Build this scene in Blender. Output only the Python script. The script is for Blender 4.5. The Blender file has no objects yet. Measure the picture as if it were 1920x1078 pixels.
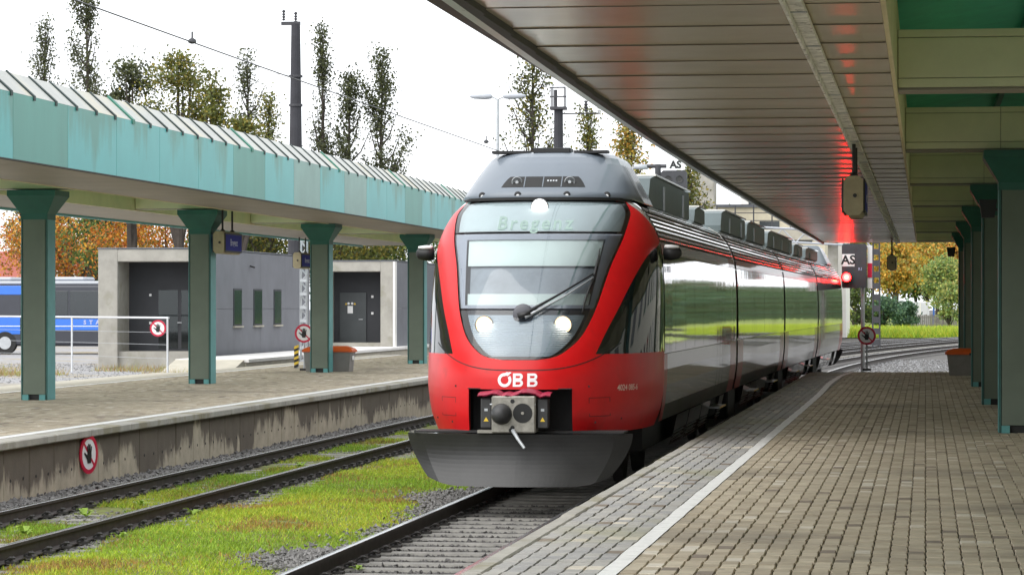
import bpy, math, random
import numpy as np
from mathutils import Vector, Matrix
random.seed(7); rng = np.random.default_rng(11)
SC = bpy.context.scene
COL = SC.collection
R = math.radians

# ------------------------------------------------------------------ camera, sky, sun, exposure
EYE = 1.685
cam_d = bpy.data.cameras.new('camera'); cam = bpy.data.objects.new('camera', cam_d); COL.objects.link(cam)
cam.location = (0, 0, EYE); cam.rotation_euler = (R(90), 0, math.atan(775/5425))
cam_d.sensor_width = 36; cam_d.lens = 36*5425/1920; cam_d.shift_y = 33/1920
cam_d.clip_start = 0.3; cam_d.clip_end = 3000
cam_d.dof.use_dof = False
SC.camera = cam
SUN_EL, SUN_AZ = R(48), R(222)       # high, veiled by cloud, behind the camera and to the left
wd = bpy.data.worlds.new('World'); SC.world = wd; wd.use_nodes = True
nt = wd.node_tree; nt.nodes.clear()
sky = nt.nodes.new('ShaderNodeTexSky'); sky.sky_type = 'NISHITA'; sky.sun_disc = False
sky.sun_elevation = SUN_EL; sky.sun_rotation = SUN_AZ; sky.air_density = 1.0; sky.dust_density = 4.0
hs = nt.nodes.new('ShaderNodeHueSaturation'); hs.inputs['Saturation'].default_value = 0.12
mx = nt.nodes.new('ShaderNodeMix'); mx.data_type = 'RGBA'; mx.inputs[0].default_value = 0.75
mx.inputs[7].default_value = (9.6, 9.9, 10.3, 1)     # even cloud cover
bg = nt.nodes.new('ShaderNodeBackground'); bg.inputs[1].default_value = 0.13
out = nt.nodes.new('ShaderNodeOutputWorld')
nt.links.new(sky.outputs[0], hs.inputs['Color']); nt.links.new(hs.outputs[0], mx.inputs[6])
nt.links.new(mx.outputs[2], bg.inputs[0]); nt.links.new(bg.outputs[0], out.inputs[0])
sd = bpy.data.lights.new('sun', 'SUN'); sd.energy = 1.2; sd.angle = R(70); sd.color = (1, .96, .9)
so = bpy.data.objects.new('sun', sd); COL.objects.link(so)
so.rotation_euler = (R(90)-SUN_EL, 0, math.pi-SUN_AZ)
vs = SC.view_settings; vs.view_transform = 'Standard'; vs.look = 'None'; vs.gamma = 1; vs.exposure = 0.72
vs.use_curve_mapping = False
SC.render.engine = 'CYCLES'
SC.cycles.diffuse_bounces = 8; SC.cycles.max_bounces = 14; SC.cycles.sample_clamp_indirect = 6

# ------------------------------------------------------------------ materials
MATS = {}
def _n(nt, t, **kw):
    n = nt.nodes.new(t)
    for k, v in kw.items(): setattr(n, k, v)
    return n
def pm(name, col, rough=.6, metal=0., var=.12, scale=2., bump=0., bscale=40., coat=0., spec=.5,
       stretch=None, col2=None, c2scale=1.5, c2lo=.52, c2hi=.62, attr=None, trans=0.):
    """principled material: base colour varied by noise in world position, optional second colour in patches, bump"""
    m = bpy.data.materials.new(name); m.use_nodes = True; MATS[name] = m
    nt = m.node_tree; b = nt.nodes['Principled BSDF']; L = nt.links.new
    b.inputs['Roughness'].default_value = rough; b.inputs['Metallic'].default_value = metal
    b.inputs['Coat Weight'].default_value = coat; b.inputs['Coat Roughness'].default_value = .04
    b.inputs['Specular IOR Level'].default_value = spec
    g = _n(nt, 'ShaderNodeNewGeometry')
    vec = g.outputs['Position']
    if stretch:
        mp = _n(nt, 'ShaderNodeMapping'); mp.inputs['Scale'].default_value = stretch
        L(vec, mp.inputs[0]); vec = mp.outputs[0]
    if attr:
        a = _n(nt, 'ShaderNodeAttribute', attribute_name=attr); csrc = a.outputs['Color']
    else: csrc = None
    no = _n(nt, 'ShaderNodeTexNoise'); no.inputs['Scale'].default_value = scale; no.inputs['Detail'].default_value = 5
    no.inputs['Roughness'].default_value = .65
    L(vec, no.inputs['Vector'])
    mr = _n(nt, 'ShaderNodeMapRange'); mr.inputs[1].default_value = .3; mr.inputs[2].default_value = .7
    mr.inputs[3].default_value = 1-var; mr.inputs[4].default_value = 1+var
    L(no.outputs[0], mr.inputs[0])
    mul = _n(nt, 'ShaderNodeMix', data_type='RGBA', blend_type='MULTIPLY'); mul.inputs[0].default_value = 1
    if csrc: L(csrc, mul.inputs[6])
    else: mul.inputs[6].default_value = (*col, 1)
    L(mr.outputs[0], mul.inputs[7]); res = mul.outputs[2]
    if col2:
        n2 = _n(nt, 'ShaderNodeTexNoise'); n2.inputs['Scale'].default_value = c2scale; n2.inputs['Detail'].default_value = 6
        n2.inputs['Roughness'].default_value = .6
        L(vec, n2.inputs['Vector'])
        m2 = _n(nt, 'ShaderNodeMapRange'); m2.inputs[1].default_value = c2lo; m2.inputs[2].default_value = c2hi
        L(n2.outputs[0], m2.inputs[0])
        mm = _n(nt, 'ShaderNodeMix', data_type='RGBA'); mm.inputs[7].default_value = (*col2, 1)
        L(m2.outputs[0], mm.inputs[0]); L(res, mm.inputs[6]); res = mm.outputs[2]
    L(res, b.inputs['Base Color'])
    if bump:
        nb = _n(nt, 'ShaderNodeTexNoise'); nb.inputs['Scale'].default_value = bscale; nb.inputs['Detail'].default_value = 3
        L(vec, nb.inputs['Vector'])
        bp = _n(nt, 'ShaderNodeBump'); bp.inputs['Strength'].default_value = bump; bp.inputs['Distance'].default_value = .01
        L(nb.outputs[0], bp.inputs['Height']); L(bp.outputs[0], b.inputs['Normal'])
        if coat: L(bp.outputs[0], b.inputs['Coat Normal'])
    if trans:
        o = nt.nodes['Material Output']; tr = _n(nt, 'ShaderNodeBsdfTranslucent'); ms = _n(nt, 'ShaderNodeMixShader')
        ms.inputs[0].default_value = trans
        L(res, tr.inputs[0]); L(b.outputs[0], ms.inputs[1]); L(tr.outputs[0], ms.inputs[2]); L(ms.outputs[0], o.inputs[0])
    return m
def em(name, col, s):
    m = bpy.data.materials.new(name); m.use_nodes = True; nt = m.node_tree; nt.nodes.clear()
    e = nt.nodes.new('ShaderNodeEmission'); e.inputs[0].default_value = (*col, 1); e.inputs[1].default_value = s
    o = nt.nodes.new('ShaderNodeOutputMaterial'); nt.links.new(e.outputs[0], o.inputs[0]); MATS[name] = m; return m
def glass(name, tint, ior=1.7, rough=.02, base=.06):
    m = bpy.data.materials.new(name); m.use_nodes = True; nt = m.node_tree; nt.nodes.clear(); L = nt.links.new
    t = nt.nodes.new('ShaderNodeBsdfTransparent'); t.inputs[0].default_value = (*tint, 1)
    g = nt.nodes.new('ShaderNodeBsdfGlossy'); g.inputs['Roughness'].default_value = rough
    f = nt.nodes.new('ShaderNodeFresnel'); f.inputs[0].default_value = ior
    ms = nt.nodes.new('ShaderNodeMixShader'); o = nt.nodes.new('ShaderNodeOutputMaterial')
    L(f.outputs[0], ms.inputs[0]); L(t.outputs[0], ms.inputs[1]); L(g.outputs[0], ms.inputs[2]); L(ms.outputs[0], o.inputs[0])
    MATS[name] = m; return m

pm('asphalt', (.11, .105, .10), .9, var=.25, scale=1.2, bump=.4, bscale=60)
pm('ballast_bed', (.085, .08, .075), .95, var=.5, scale=9, bump=1., bscale=22)
pm('pale_gravel', (.28, .275, .28), .95, var=.35, scale=6, bump=1., bscale=14, col2=(.30, .25, .16), c2scale=.35)
pm('stone', (.16, .155, .15), .9, var=.55, scale=17)
pm('stone_dark', (.085, .08, .078), .9, var=.6, scale=19)
pm('pale_stone', (.27, .27, .275), .9, var=.5, scale=9)
pm('moss', (.13, .15, .035), .95, var=.6, scale=9, bump=1., bscale=40, col2=(.10, .075, .04), c2scale=1.3, c2lo=.5, c2hi=.66)
pm('meadow', (.17, .23, .035), .95, var=.4, scale=.5, bump=.6, bscale=8, col2=(.30, .27, .10), c2scale=.15)
pm('grass', (.2, .3, .05), .75, var=.2, scale=1.2, attr='tone', trans=.3)
pm('leaf', (.1, .12, .03), .6, var=.18, scale=.7, attr='tone', trans=.35)
pm('bark', (.06, .05, .042), .95, var=.3, scale=3, bump=.6, bscale=12)
pm('weed_leaf', (.28, .42, .05), .55, var=.25, scale=14, trans=.3)
def paver_mat(name, c1, c2, stain):
    m = pm(name, c1, .85, var=.16, scale=5, bump=.25, bscale=90, col2=stain, c2scale=.32, c2lo=.54, c2hi=.7)
    nt = m.node_tree; L = nt.links.new
    # every paver its own tone: white noise on the paver grid cell
    g = _n(nt, 'ShaderNodeNewGeometry')
    ri = _n(nt, 'ShaderNodeTexWhiteNoise', noise_dimensions='3D')
    sn = _n(nt, 'ShaderNodeVectorMath', operation='SNAP'); sn.inputs[1].default_value = (.12, .24, 5)
    ad = _n(nt, 'ShaderNodeVectorMath', operation='ADD'); ad.inputs[1].default_value = (-.002, .12, 2)
    L(g.outputs['Position'], ad.inputs[0]); L(ad.outputs[0], sn.inputs[0]); L(sn.outputs[0], ri.inputs[0])
    mi = _n(nt, 'ShaderNodeMix', data_type='RGBA'); mi.inputs[6].default_value = (*c1, 1); mi.inputs[7].default_value = (*c2, 1)
    L(ri.outputs[0], mi.inputs[0])
    gt = _n(nt, 'ShaderNodeMath', operation='GREATER_THAN'); gt.inputs[1].default_value = .965; L(ri.outputs[0], gt.inputs[0])
    lt = _n(nt, 'ShaderNodeMath', operation='LESS_THAN'); lt.inputs[1].default_value = .03; L(ri.outputs[0], lt.inputs[0])
    m1 = _n(nt, 'ShaderNodeMix', data_type='RGBA'); m1.inputs[7].default_value = (.60, .55, .46, 1); L(gt.outputs[0], m1.inputs[0]); L(mi.outputs[2], m1.inputs[6])
    m2_ = _n(nt, 'ShaderNodeMix', data_type='RGBA'); m2_.inputs[7].default_value = (.22, .18, .14, 1); L(lt.outputs[0], m2_.inputs[0]); L(m1.outputs[2], m2_.inputs[6]); mi = m2_
    # dark trodden gum spots
    vo = _n(nt, 'ShaderNodeTexVoronoi'); vo.inputs['Scale'].default_value = 1.7; L(g.outputs['Position'], vo.inputs['Vector'])
    gs = _n(nt, 'ShaderNodeMath', operation='LESS_THAN'); gs.inputs[1].default_value = .055; L(vo.outputs['Distance'], gs.inputs[0])
    gf = _n(nt, 'ShaderNodeMath', operation='MULTIPLY'); gf.inputs[1].default_value = .55; L(gs.outputs[0], gf.inputs[0])
    m3 = _n(nt, 'ShaderNodeMix', data_type='RGBA'); m3.inputs[7].default_value = (.09, .08, .075, 1); L(gf.outputs[0], m3.inputs[0]); L(mi.outputs[2], m3.inputs[6]); mi = m3
    for n in nt.nodes:
        if n.type == 'MIX' and n.blend_type == 'MULTIPLY': L(mi.outputs[2], n.inputs[6])
    return m
paver_mat('paver_brown', (.37, .31, .225), (.51, .445, .335), (.25, .215, .165))
paver_mat('paver_grey', (.33, .325, .32), (.41, .395, .36), (.32, .31, .21))
pm('joint', (.05, .045, .035), .95, var=.3, scale=8)
pm('kerb', (.37, .355, .315), .85, var=.18, scale=3, bump=.3, bscale=70, col2=(.27, .25, .18), c2scale=1.1)
pm('white_paint', (.78, .78, .76), .7, var=.10, scale=7, bump=.2, bscale=50, col2=(.52, .51, .48), c2scale=5, c2lo=.56, c2hi=.70)
pm('rust_rail', (.055, .045, .04), .75, metal=.1, var=.35, scale=6)
pm('rail_head', (.62, .62, .63), .22, metal=1., var=.08, scale=3)
pm('sleeper', (.20, .192, .175), .8, var=.3, scale=5, bump=.3, bscale=50)
pm('iron', (.05, .047, .045), .7, metal=.3, var=.3, scale=9)
# concrete retaining panels: pale concrete, dark water run-off from the top of each panel
def stained_concrete():
    m = pm('wall_concrete', (.47, .415, .31), .9, var=.22, scale=3, bump=.35, bscale=30)
    nt = m.node_tree; L = nt.links.new; b = nt.nodes['Principled BSDF']
    src = b.inputs['Base Color'].links[0].from_socket
    g = _n(nt, 'ShaderNodeNewGeometry'); sp = _n(nt, 'ShaderNodeSeparateXYZ'); L(g.outputs['Position'], sp.inputs[0])
    mp = _n(nt, 'ShaderNodeMapping'); mp.inputs['Scale'].default_value = (0, 2.6, .9); L(g.outputs['Position'], mp.inputs[0])
    n1 = _n(nt, 'ShaderNodeTexNoise'); n1.inputs['Scale'].default_value = 1.; n1.inputs['Detail'].default_value = 6; n1.inputs['Roughness'].default_value = .7
    L(mp.outputs[0], n1.inputs['Vector'])
    n0 = _n(nt, 'ShaderNodeTexNoise', noise_dimensions='1D'); n0.inputs['Scale'].default_value = .33; L(sp.outputs['Y'], n0.inputs['W'])
    a = _n(nt, 'ShaderNodeMath', operation='MULTIPLY_ADD'); a.inputs[1].default_value = 1.3; a.inputs[2].default_value = -.46; L(n1.outputs[0], a.inputs[0])
    a2 = _n(nt, 'ShaderNodeMath', operation='MULTIPLY_ADD'); a2.inputs[1].default_value = 1.1; L(n0.outputs[0], a2.inputs[0]); L(a.outputs[0], a2.inputs[2])
    pz = _n(nt, 'ShaderNodeMath', operation='MULTIPLY_ADD'); pz.inputs[1].default_value = 1/1.04; pz.inputs[2].default_value = -27.2/1.04; L(sp.outputs['Y'], pz.inputs[0])
    fl = _n(nt, 'ShaderNodeMath', operation='FLOOR'); L(pz.outputs[0], fl.inputs[0])
    wn = _n(nt, 'ShaderNodeTexWhiteNoise', noise_dimensions='1D'); L(fl.outputs[0], wn.inputs['W'])
    pa = _n(nt, 'ShaderNodeMath', operation='MULTIPLY_ADD'); pa.inputs[1].default_value = .34; pa.inputs[2].default_value = -.17; L(wn.outputs[0], pa.inputs[0])
    z0 = _n(nt, 'ShaderNodeMath', operation='ADD'); L(sp.outputs['Z'], z0.inputs[0]); L(pa.outputs[0], z0.inputs[1])
    z = _n(nt, 'ShaderNodeMath', operation='ADD'); L(z0.outputs[0], z.inputs[0]); L(a2.outputs[0], z.inputs[1])
    mr = _n(nt, 'ShaderNodeMapRange'); mr.inputs[1].default_value = .15; mr.inputs[2].default_value = .31; L(z.outputs[0], mr.inputs[0])
    mi = _n(nt, 'ShaderNodeMix', data_type='RGBA'); mi.inputs[7].default_value = (.085, .068, .052, 1)
    ml = _n(nt, 'ShaderNodeMath', operation='MULTIPLY'); ml.inputs[1].default_value = .85; L(mr.outputs[0], ml.inputs[0])
    L(ml.outputs[0], mi.inputs[0]); L(src, mi.inputs[6]); L(mi.outputs[2], b.inputs['Base Color'])
stained_concrete()
pm('concrete', (.34, .325, .29), .85, var=.18, scale=1.5, bump=.25, bscale=25, col2=(.27, .26, .21), c2scale=.8)
pm('pale_concrete', (.42, .39, .32), .85, var=.12, scale=2, bump=.2, bscale=25)
pm('render_grey', (.17, .175, .195), .85, var=.10, scale=.9, bump=.15, bscale=40)
pm('anthracite', (.035, .037, .043), .7, var=.15, scale=1.5)
pm('door_grey', (.06, .068, .072), .45, var=.1)
def fascia():
    m = pm('fascia_teal', (.07, .385, .39), .38, var=.07, scale=.8, spec=.6)
    nt = m.node_tree; L = nt.links.new; b = nt.nodes['Principled BSDF']
    src = b.inputs['Base Color'].links[0].from_socket
    g = _n(nt, 'ShaderNodeNewGeometry')
    mp = _n(nt, 'ShaderNodeMapping'); mp.inputs['Scale'].default_value = (.2, 1., .22); L(g.outputs['Position'], mp.inputs[0])
    n1 = _n(nt, 'ShaderNodeTexNoise'); n1.inputs['Scale'].default_value = 1.1; n1.inputs['Detail'].default_value = 7; n1.inputs['Roughness'].default_value = .62
    L(mp.outputs[0], n1.inputs['Vector'])
    sp = _n(nt, 'ShaderNodeSeparateXYZ'); L(g.outputs['Position'], sp.inputs[0])
    za = _n(nt, 'ShaderNodeMath', operation='MULTIPLY_ADD'); za.inputs[1].default_value = .22; za.inputs[2].default_value = -.965; L(sp.outputs['Z'], za.inputs[0])
    zb = _n(nt, 'ShaderNodeMath', operation='ADD'); L(za.outputs[0], zb.inputs[0]); L(n1.outputs[0], zb.inputs[1])
    mr = _n(nt, 'ShaderNodeMapRange'); mr.inputs[1].default_value = .47; mr.inputs[2].default_value = .60; L(zb.outputs[0], mr.inputs[0])
    mi = _n(nt, 'ShaderNodeMix', data_type='RGBA'); mi.inputs[7].default_value = (.05, .20, .15, 1)
    ml = _n(nt, 'ShaderNodeMath', operation='MULTIPLY'); ml.inputs[1].default_value = .75; L(mr.outputs[0], ml.inputs[0])
    L(ml.outputs[0], mi.inputs[0]); L(src, mi.inputs[6]); L(mi.outputs[2], b.inputs['Base Color'])
fascia()
pm('fascia_grey', (.20, .34, .31), .4, var=.12, scale=1.2, metal=.3)
pm('fascia_aged', (.085, .29, .25), .42, var=.12, scale=.9, stretch=(1, 1, .3))
pm('gutter_dark', (.03, .03, .03), .6, var=.2)
pm('gutter_pale', (.60, .64, .66), .35, var=.1, scale=1.5)
pm('gutter_white', (.6, .6, .58), .5, var=.1)
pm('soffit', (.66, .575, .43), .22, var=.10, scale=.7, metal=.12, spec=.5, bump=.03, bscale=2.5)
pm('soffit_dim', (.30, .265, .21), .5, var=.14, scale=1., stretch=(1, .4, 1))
pm('seam_brown', (.17, .145, .11), .7)
pm('cream', (.80, .69, .42), .6, var=.08, scale=1.5)
pm('olive_panel', (.75, .72, .49), .55, var=.07, scale=1.5)
pm('roof_green', (.08, .60, .37), .55, var=.12, scale=1.5)
pm('capital_green', (.018, .115, .085), .5, var=.12, scale=3)
pm('pillar_face', (.145, .18, .14), .6, var=.1, scale=1.6, bump=.05, bscale=60)
pm('pillar_edge', (.03, .11, .095), .5, var=.14, scale=2.5)
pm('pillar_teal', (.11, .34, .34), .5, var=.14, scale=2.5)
pm('pillar_dark', (.03, .03, .03), .8)
pm('roof_sheet', (.40, .405, .38), .5, var=.12, scale=1., col2=(.46, .43, .34), c2scale=.5)
pm('rib_dark', (.012, .03, .028), .6, var=.2)
pm('rib_green', (.02, .16, .11), .5, var=.15)
pm('tray', (.85, .83, .78), .5, var=.35, scale=7, col2=(.22, .20, .17), c2scale=9, c2lo=.58, c2hi=.64)
pm('sign_box', (.36, .31, .19), .6, var=.18, scale=4)
pm('sign_blue', (.03, .035, .26), .7, var=.05, spec=.15)
pm('sign_text', (.40, .43, .62), .5, var=.02)
pm('black', (.012, .012, .013), .5, var=.1)
pm('sign_white', (.80, .80, .80), .4, var=.03)
pm('sign_red', (.55, .01, .05), .4, var=.05)
pm('bin_grey', (.23, .22, .21), .6, var=.12, scale=4)
pm('bin_orange', (.72, .12, .02), .5, var=.1, scale=3)
pm('galv', (.45, .47, .49), .45, metal=.5, var=.12, scale=4)
pm('galv_pale', (.62, .64, .67), .5, var=.08)
pm('mast_dark', (.055, .055, .062), .75, var=.2, scale=2)
pm('mast_concrete', (.035, .035, .042), .8, var=.2, scale=1.5)
pm('yellow', (.70, .48, .04), .5, var=.08)
pm('wire', (.05, .05, .055), .5, metal=.5, var=.05)
# train
pm('train_red', (.58, .008, .010), .36, var=.08, scale=2.2, coat=.06, bump=.02, bscale=1.5, spec=.3, col2=(.36, .016, .014), c2scale=2.4, c2lo=.58, c2hi=.82)
pm('train_grey', (.15, .155, .145), .3, var=.05, scale=1., coat=1., stretch=(1, 1.6, .12), bump=.1, bscale=1.3)
pm('train_grey_lit', (.55, .55, .53), .3, var=.05, coat=.6)  # lighter copy of the side grey; open-air light put into the colour
pm('train_red_and_glow', (.45, .02, .02), .3, var=.05, coat=.5, stretch=(1, 1.6, .12), bump=.1, bscale=1.3)  # gangway red; also the painted signal reflection on the middle cantrails
pm('train_glass', (.012, .014, .015), .04, var=.0, spec=.9, coat=1., stretch=(1, 1.6, .10), bump=.12, bscale=1.4)
pm('cab_glass', (.01, .012, .012), .05, var=0, spec=.8, bump=.02, bscale=3)
pm('frit_glare', (.42, .43, .50), .12, var=.05, spec=.8)  # black border lightened: sky glare on the glass put into its colour
pm('wiper_base', (.10, .10, .115), .4)
pm('pod_grey', (.135, .16, .19), .38, var=.05, scale=2, coat=.25)
pm('roof_grey', (.10, .13, .135), .5, var=.12, scale=1.5)
pm('roof_white', (.80, .78, .73), .14, var=.06, scale=1.5, coat=1., spec=.7)
pm('rib_groove', (.10, .08, .07), .6)
pm('number_paint', (.80, .55, .48), .6)
pm('rubber', (.010, .010, .010), .65, var=.1)
pm('plough', (.022, .022, .022), .42, var=.25, scale=2.5, bump=.1, bscale=8)
pm('under', (.018, .018, .018), .8, var=.3, scale=4)
pm('coupler_steel', (.30, .285, .25), .45, metal=.6, var=.25, scale=12, bump=.2, bscale=60)
pm('coupler_dark', (.035, .035, .036), .5, var=.2, scale=10)
pm('cover_red', (.30, .015, .05), .45, var=.25, scale=9)
pm('blind', (.74, .80, .79), .7, var=.03)
pm('cab_inner', (.36, .38, .43), .8, var=.15, scale=3)
pm('display', (.60, .66, .69), .5, var=.05)
pm('lamp_bezel', (.22, .23, .24), .3, metal=.6)
def ribbed_panel():
    m = pm('lamp_panel', (.46, .52, .60), .45, var=.04)
    nt = m.node_tree; L = nt.links.new; b = nt.nodes['Principled BSDF']
    g = _n(nt, 'ShaderNodeNewGeometry'); sp = _n(nt, 'ShaderNodeSeparateXYZ'); L(g.outputs['Position'], sp.inputs[0])
    s = _n(nt, 'ShaderNodeMath', operation='MULTIPLY'); s.inputs[1].default_value = 2*math.pi/.026; L(sp.outputs['Z'], s.inputs[0])
    s2 = _n(nt, 'ShaderNodeMath', operation='SINE'); L(s.outputs[0], s2.inputs[0])
    bp = _n(nt, 'ShaderNodeBump'); bp.inputs['Strength'].default_value = .8; bp.inputs['Distance'].default_value = .004
    L(s2.outputs[0], bp.inputs['Height']); L(bp.outputs[0], b.inputs['Normal'])
ribbed_panel()
glass('windscreen_glass', (.88, .93, .93), 1.75)
glass('window_clear', (.55, .62, .62), 1.6)
em('headlight', (1., .66, .30), 2.2); em('lamp_core', (1., .90, .72), 9.); em('top_light', (1., .90, .78), 6.)
em('led_green', (.50, .68, .60), .62)
em('signal_red', (1., .0010, .0010), 300.); em('signal_core', (1., .22, .08), 9.)
pm('station_wall', (.36, .35, .32), .85, var=.1)
pm('house_red', (.30, .085, .065), .85, var=.08); pm('house_cream', (.62, .56, .42), .85, var=.08)
pm('house_white', (.75, .73, .70), .8, var=.06); pm('roof_slate', (.14, .15, .17), .7, var=.15)
pm('roof_tile', (.42, .13, .08), .8, var=.2)
pm('bus_blue', (.02, .15, .62), .3, var=.05, coat=.6); pm('bus_dark', (.03, .033, .045), .3, var=.1, coat=.4)
pm('bus_white', (.40, .42, .46), .4, var=.05)
pm('bus_glass', (.018, .024, .028), .08, var=.05, spec=.8)
pm('fence_wood', (.16, .15, .14), .85, var=.25, scale=3)
pm('container_white', (.6, .6, .66), .6, var=.1, stretch=(1, 1, .2)); pm('post_blue', (.03, .12, .45), .5)

# ------------------------------------------------------------------ mesh building
WL = {}
class MB:
    def __init__(self): self.v = []; self.f = []; self.t = []; self.smooth = False
    def add(self, vs, fs):
        o = len(self.v); self.v += [tuple(p) for p in vs]; self.f += [tuple(i+o for i in q) for q in fs]; return self
    def box(self, x0, x1, y0, y1, z0, z1):
        return self.add([(x0,y0,z0),(x1,y0,z0),(x1,y1,z0),(x0,y1,z0),(x0,y0,z1),(x1,y0,z1),(x1,y1,z1),(x0,y1,z1)],
                        [(0,3,2,1),(4,5,6,7),(0,1,5,4),(1,2,6,5),(2,3,7,6),(3,0,4,7)])
    def bbox(self, x0, x1, y0, y1, z0, z1, b=.02):
        """box with chamfered edges"""
        vs = []; 
        for sx, x in ((1,x0),(-1,x1)):
            for sy, y in ((1,y0),(-1,y1)):
                for sz, z in ((1,z0),(-1,z1)):
                    vs += [(x, y+sy*b, z+sz*b), (x+sx*b, y, z+sz*b), (x+sx*b, y+sy*b, z)]
        def I(ix, iy, iz, k): return ((ix*2+iy)*2+iz)*3+k
        fs = []
        for ix in (0,1): q = [I(ix,0,0,0),I(ix,1,0,0),I(ix,1,1,0),I(ix,0,1,0)]; fs.append(q if ix else q[::-1])
        for iy in (0,1): q = [I(0,iy,0,1),I(1,iy,0,1),I(1,iy,1,1),I(0,iy,1,1)]; fs.append(q if not iy else q[::-1])
        for iz in (0,1): q = [I(0,0,iz,2),I(1,0,iz,2),I(1,1,iz,2),I(0,1,iz,2)]; fs.append(q if iz else q[::-1])
        for ix in (0,1):
            for iy in (0,1): fs.append([I(ix,iy,0,0),I(ix,iy,0,1),I(ix,iy,1,1),I(ix,iy,1,0)])
            for iz in (0,1): fs.append([I(ix,0,iz,0),I(ix,0,iz,2),I(ix,1,iz,2),I(ix,1,iz,0)])
        for iy in (0,1):
            for iz in (0,1): fs.append([I(0,iy,iz,1),I(0,iy,iz,2),I(1,iy,iz,2),I(1,iy,iz,1)])
        for ix in (0,1):
            for iy in (0,1):
                for iz in (0,1): fs.append([I(ix,iy,iz,0),I(ix,iy,iz,1),I(ix,iy,iz,2)])
        return self.add(vs, fs)
    def prism(self, poly, a, b, axis='y'):
        """polygon in two axes extruded along the third; poly = list of 2-tuples"""
        n = len(poly); vs = []
        for t in (a, b):
            for p in poly:
                vs.append({'y': (p[0], t, p[1]), 'x': (t, p[0], p[1]), 'z': (p[0], p[1], t)}[axis])
        fs = [tuple(range(n))[::-1], tuple(range(n, 2*n))] + [(i, (i+1) % n, n+(i+1) % n, n+i) for i in range(n)]
        return self.add(vs, fs)
    def tube(self, pts, r, n=8, cap=True):
        pts = [Vector(p) for p in pts]; rs = r if hasattr(r, '__len__') else [r]*len(pts)
        vs = []; fs = []; prev = None
        for i, p in enumerate(pts):
            d = (pts[min(i+1, len(pts)-1)]-pts[max(i-1, 0)]).normalized()
            u = Vector((0,0,1)) if abs(d.z) < .9 else Vector((1,0,0))
            if prev is not None: u = prev
            a = d.cross(u).normalized(); u2 = a.cross(d).normalized(); prev = u2
            for k in range(n):
                c = 2*math.pi*k/n; vs.append(p+(a*math.cos(c)+u2*math.sin(c))*rs[i])
        for i in range(len(pts)-1):
            for k in range(n):
                a0 = i*n+k; a1 = i*n+(k+1) % n; fs.append((a0, a1, a1+n, a0+n))
        if cap: fs += [tuple(range(n))[::-1], tuple(range((len(pts)-1)*n, len(pts)*n))]
        return self.add(vs, fs)
    def disc(self, c, r, h, axis='y', n=24, r2=None):
        """cylinder of length h along axis starting at c"""
        c = Vector(c); d = {'x': Vector((1,0,0)), 'y': Vector((0,1,0)), 'z': Vector((0,0,1))}[axis]
        return self.tube([c, c+d*h], [r, r if r2 is None else r2], n)
    def lathe(self, c, prof, axis='z', n=24):
        vs = []; fs = []
        for r, h in prof:
            for k in range(n):
                a = 2*math.pi*k/n; p = (r*math.cos(a), r*math.sin(a))
                q = {'z': (p[0], p[1], h), 'y': (p[0], h, p[1]), 'x': (h, p[0], p[1])}[axis]
                vs.append((c[0]+q[0], c[1]+q[1], c[2]+q[2]))
        for i in range(len(prof)-1):
            for k in range(n): fs.append((i*n+k, i*n+(k+1) % n, (i+1)*n+(k+1) % n, (i+1)*n+k))
        fs += [tuple(range(n))[::-1], tuple(range((len(prof)-1)*n, len(prof)*n))]
        return self.add(vs, fs)
    def grid(self, rows, closed=False):
        m = len(rows[0]); vs = [p for r in rows for p in r]; fs = []
        for i in range(len(rows)-1):
            for j in range(m-1): fs.append((i*m+j, i*m+j+1, (i+1)*m+j+1, (i+1)*m+j))
        return self.add(vs, fs)
    def xf(self, fn): self.v = [tuple(fn(p)) for p in self.v]; return self
    def build(self, name, mat, parent=None, smooth=False, kind=None):
        V = np.array(self.v, dtype=float); c = V.mean(axis=0); c[2] = V[:, 2].min()
        me = bpy.data.meshes.new(name); me.from_pydata((V-c).tolist(), [], self.f)
        me.materials.append(MATS[mat] if isinstance(mat, str) else mat)
        if smooth: me.shade_smooth()
        me.update()
        return link(name, me, tuple(c), parent, kind)
def link(name, me, c, parent=None, kind=None):
    o = bpy.data.objects.new(name, me); COL.objects.link(o)
    p = WL.get(parent.name, (0,0,0)) if parent else (0,0,0)
    o.location = (c[0]-p[0], c[1]-p[1], c[2]-p[2]); o.parent = parent; WL[o.name] = tuple(c)
    if kind: o['kind'] = kind
    return o
def thing(name, label, cat, loc=(0,0,0), group=None):
    o = bpy.data.objects.new(name, None); COL.objects.link(o); o.location = loc; WL[o.name] = tuple(loc)
    o.empty_display_size = .2
    return tag(o, label, cat, group)
def tag(o, label, cat, group=None):
    o['label'] = label; o['category'] = cat
    if group: o['group'] = group
    return o
def struct(o): o['kind'] = 'structure'; return o
def copy_tree(o, parent=None, off=(0,0,0)):
    c = o.copy(); COL.objects.link(c); c.parent = parent
    w = WL[o.name]; WL[c.name] = (w[0]+off[0], w[1]+off[1], w[2]+off[2])
    if parent is None: c.location = WL[c.name]
    for ch in [k for k in ALLCH(o)]: copy_tree(ch, c, off)
    return c
def ALLCH(o): return [k for k in list(COL.objects) if k.parent == o]
def place(o, loc, rz=0., ry=0.): o.location = loc; o.rotation_euler = (0, ry, rz)
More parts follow.
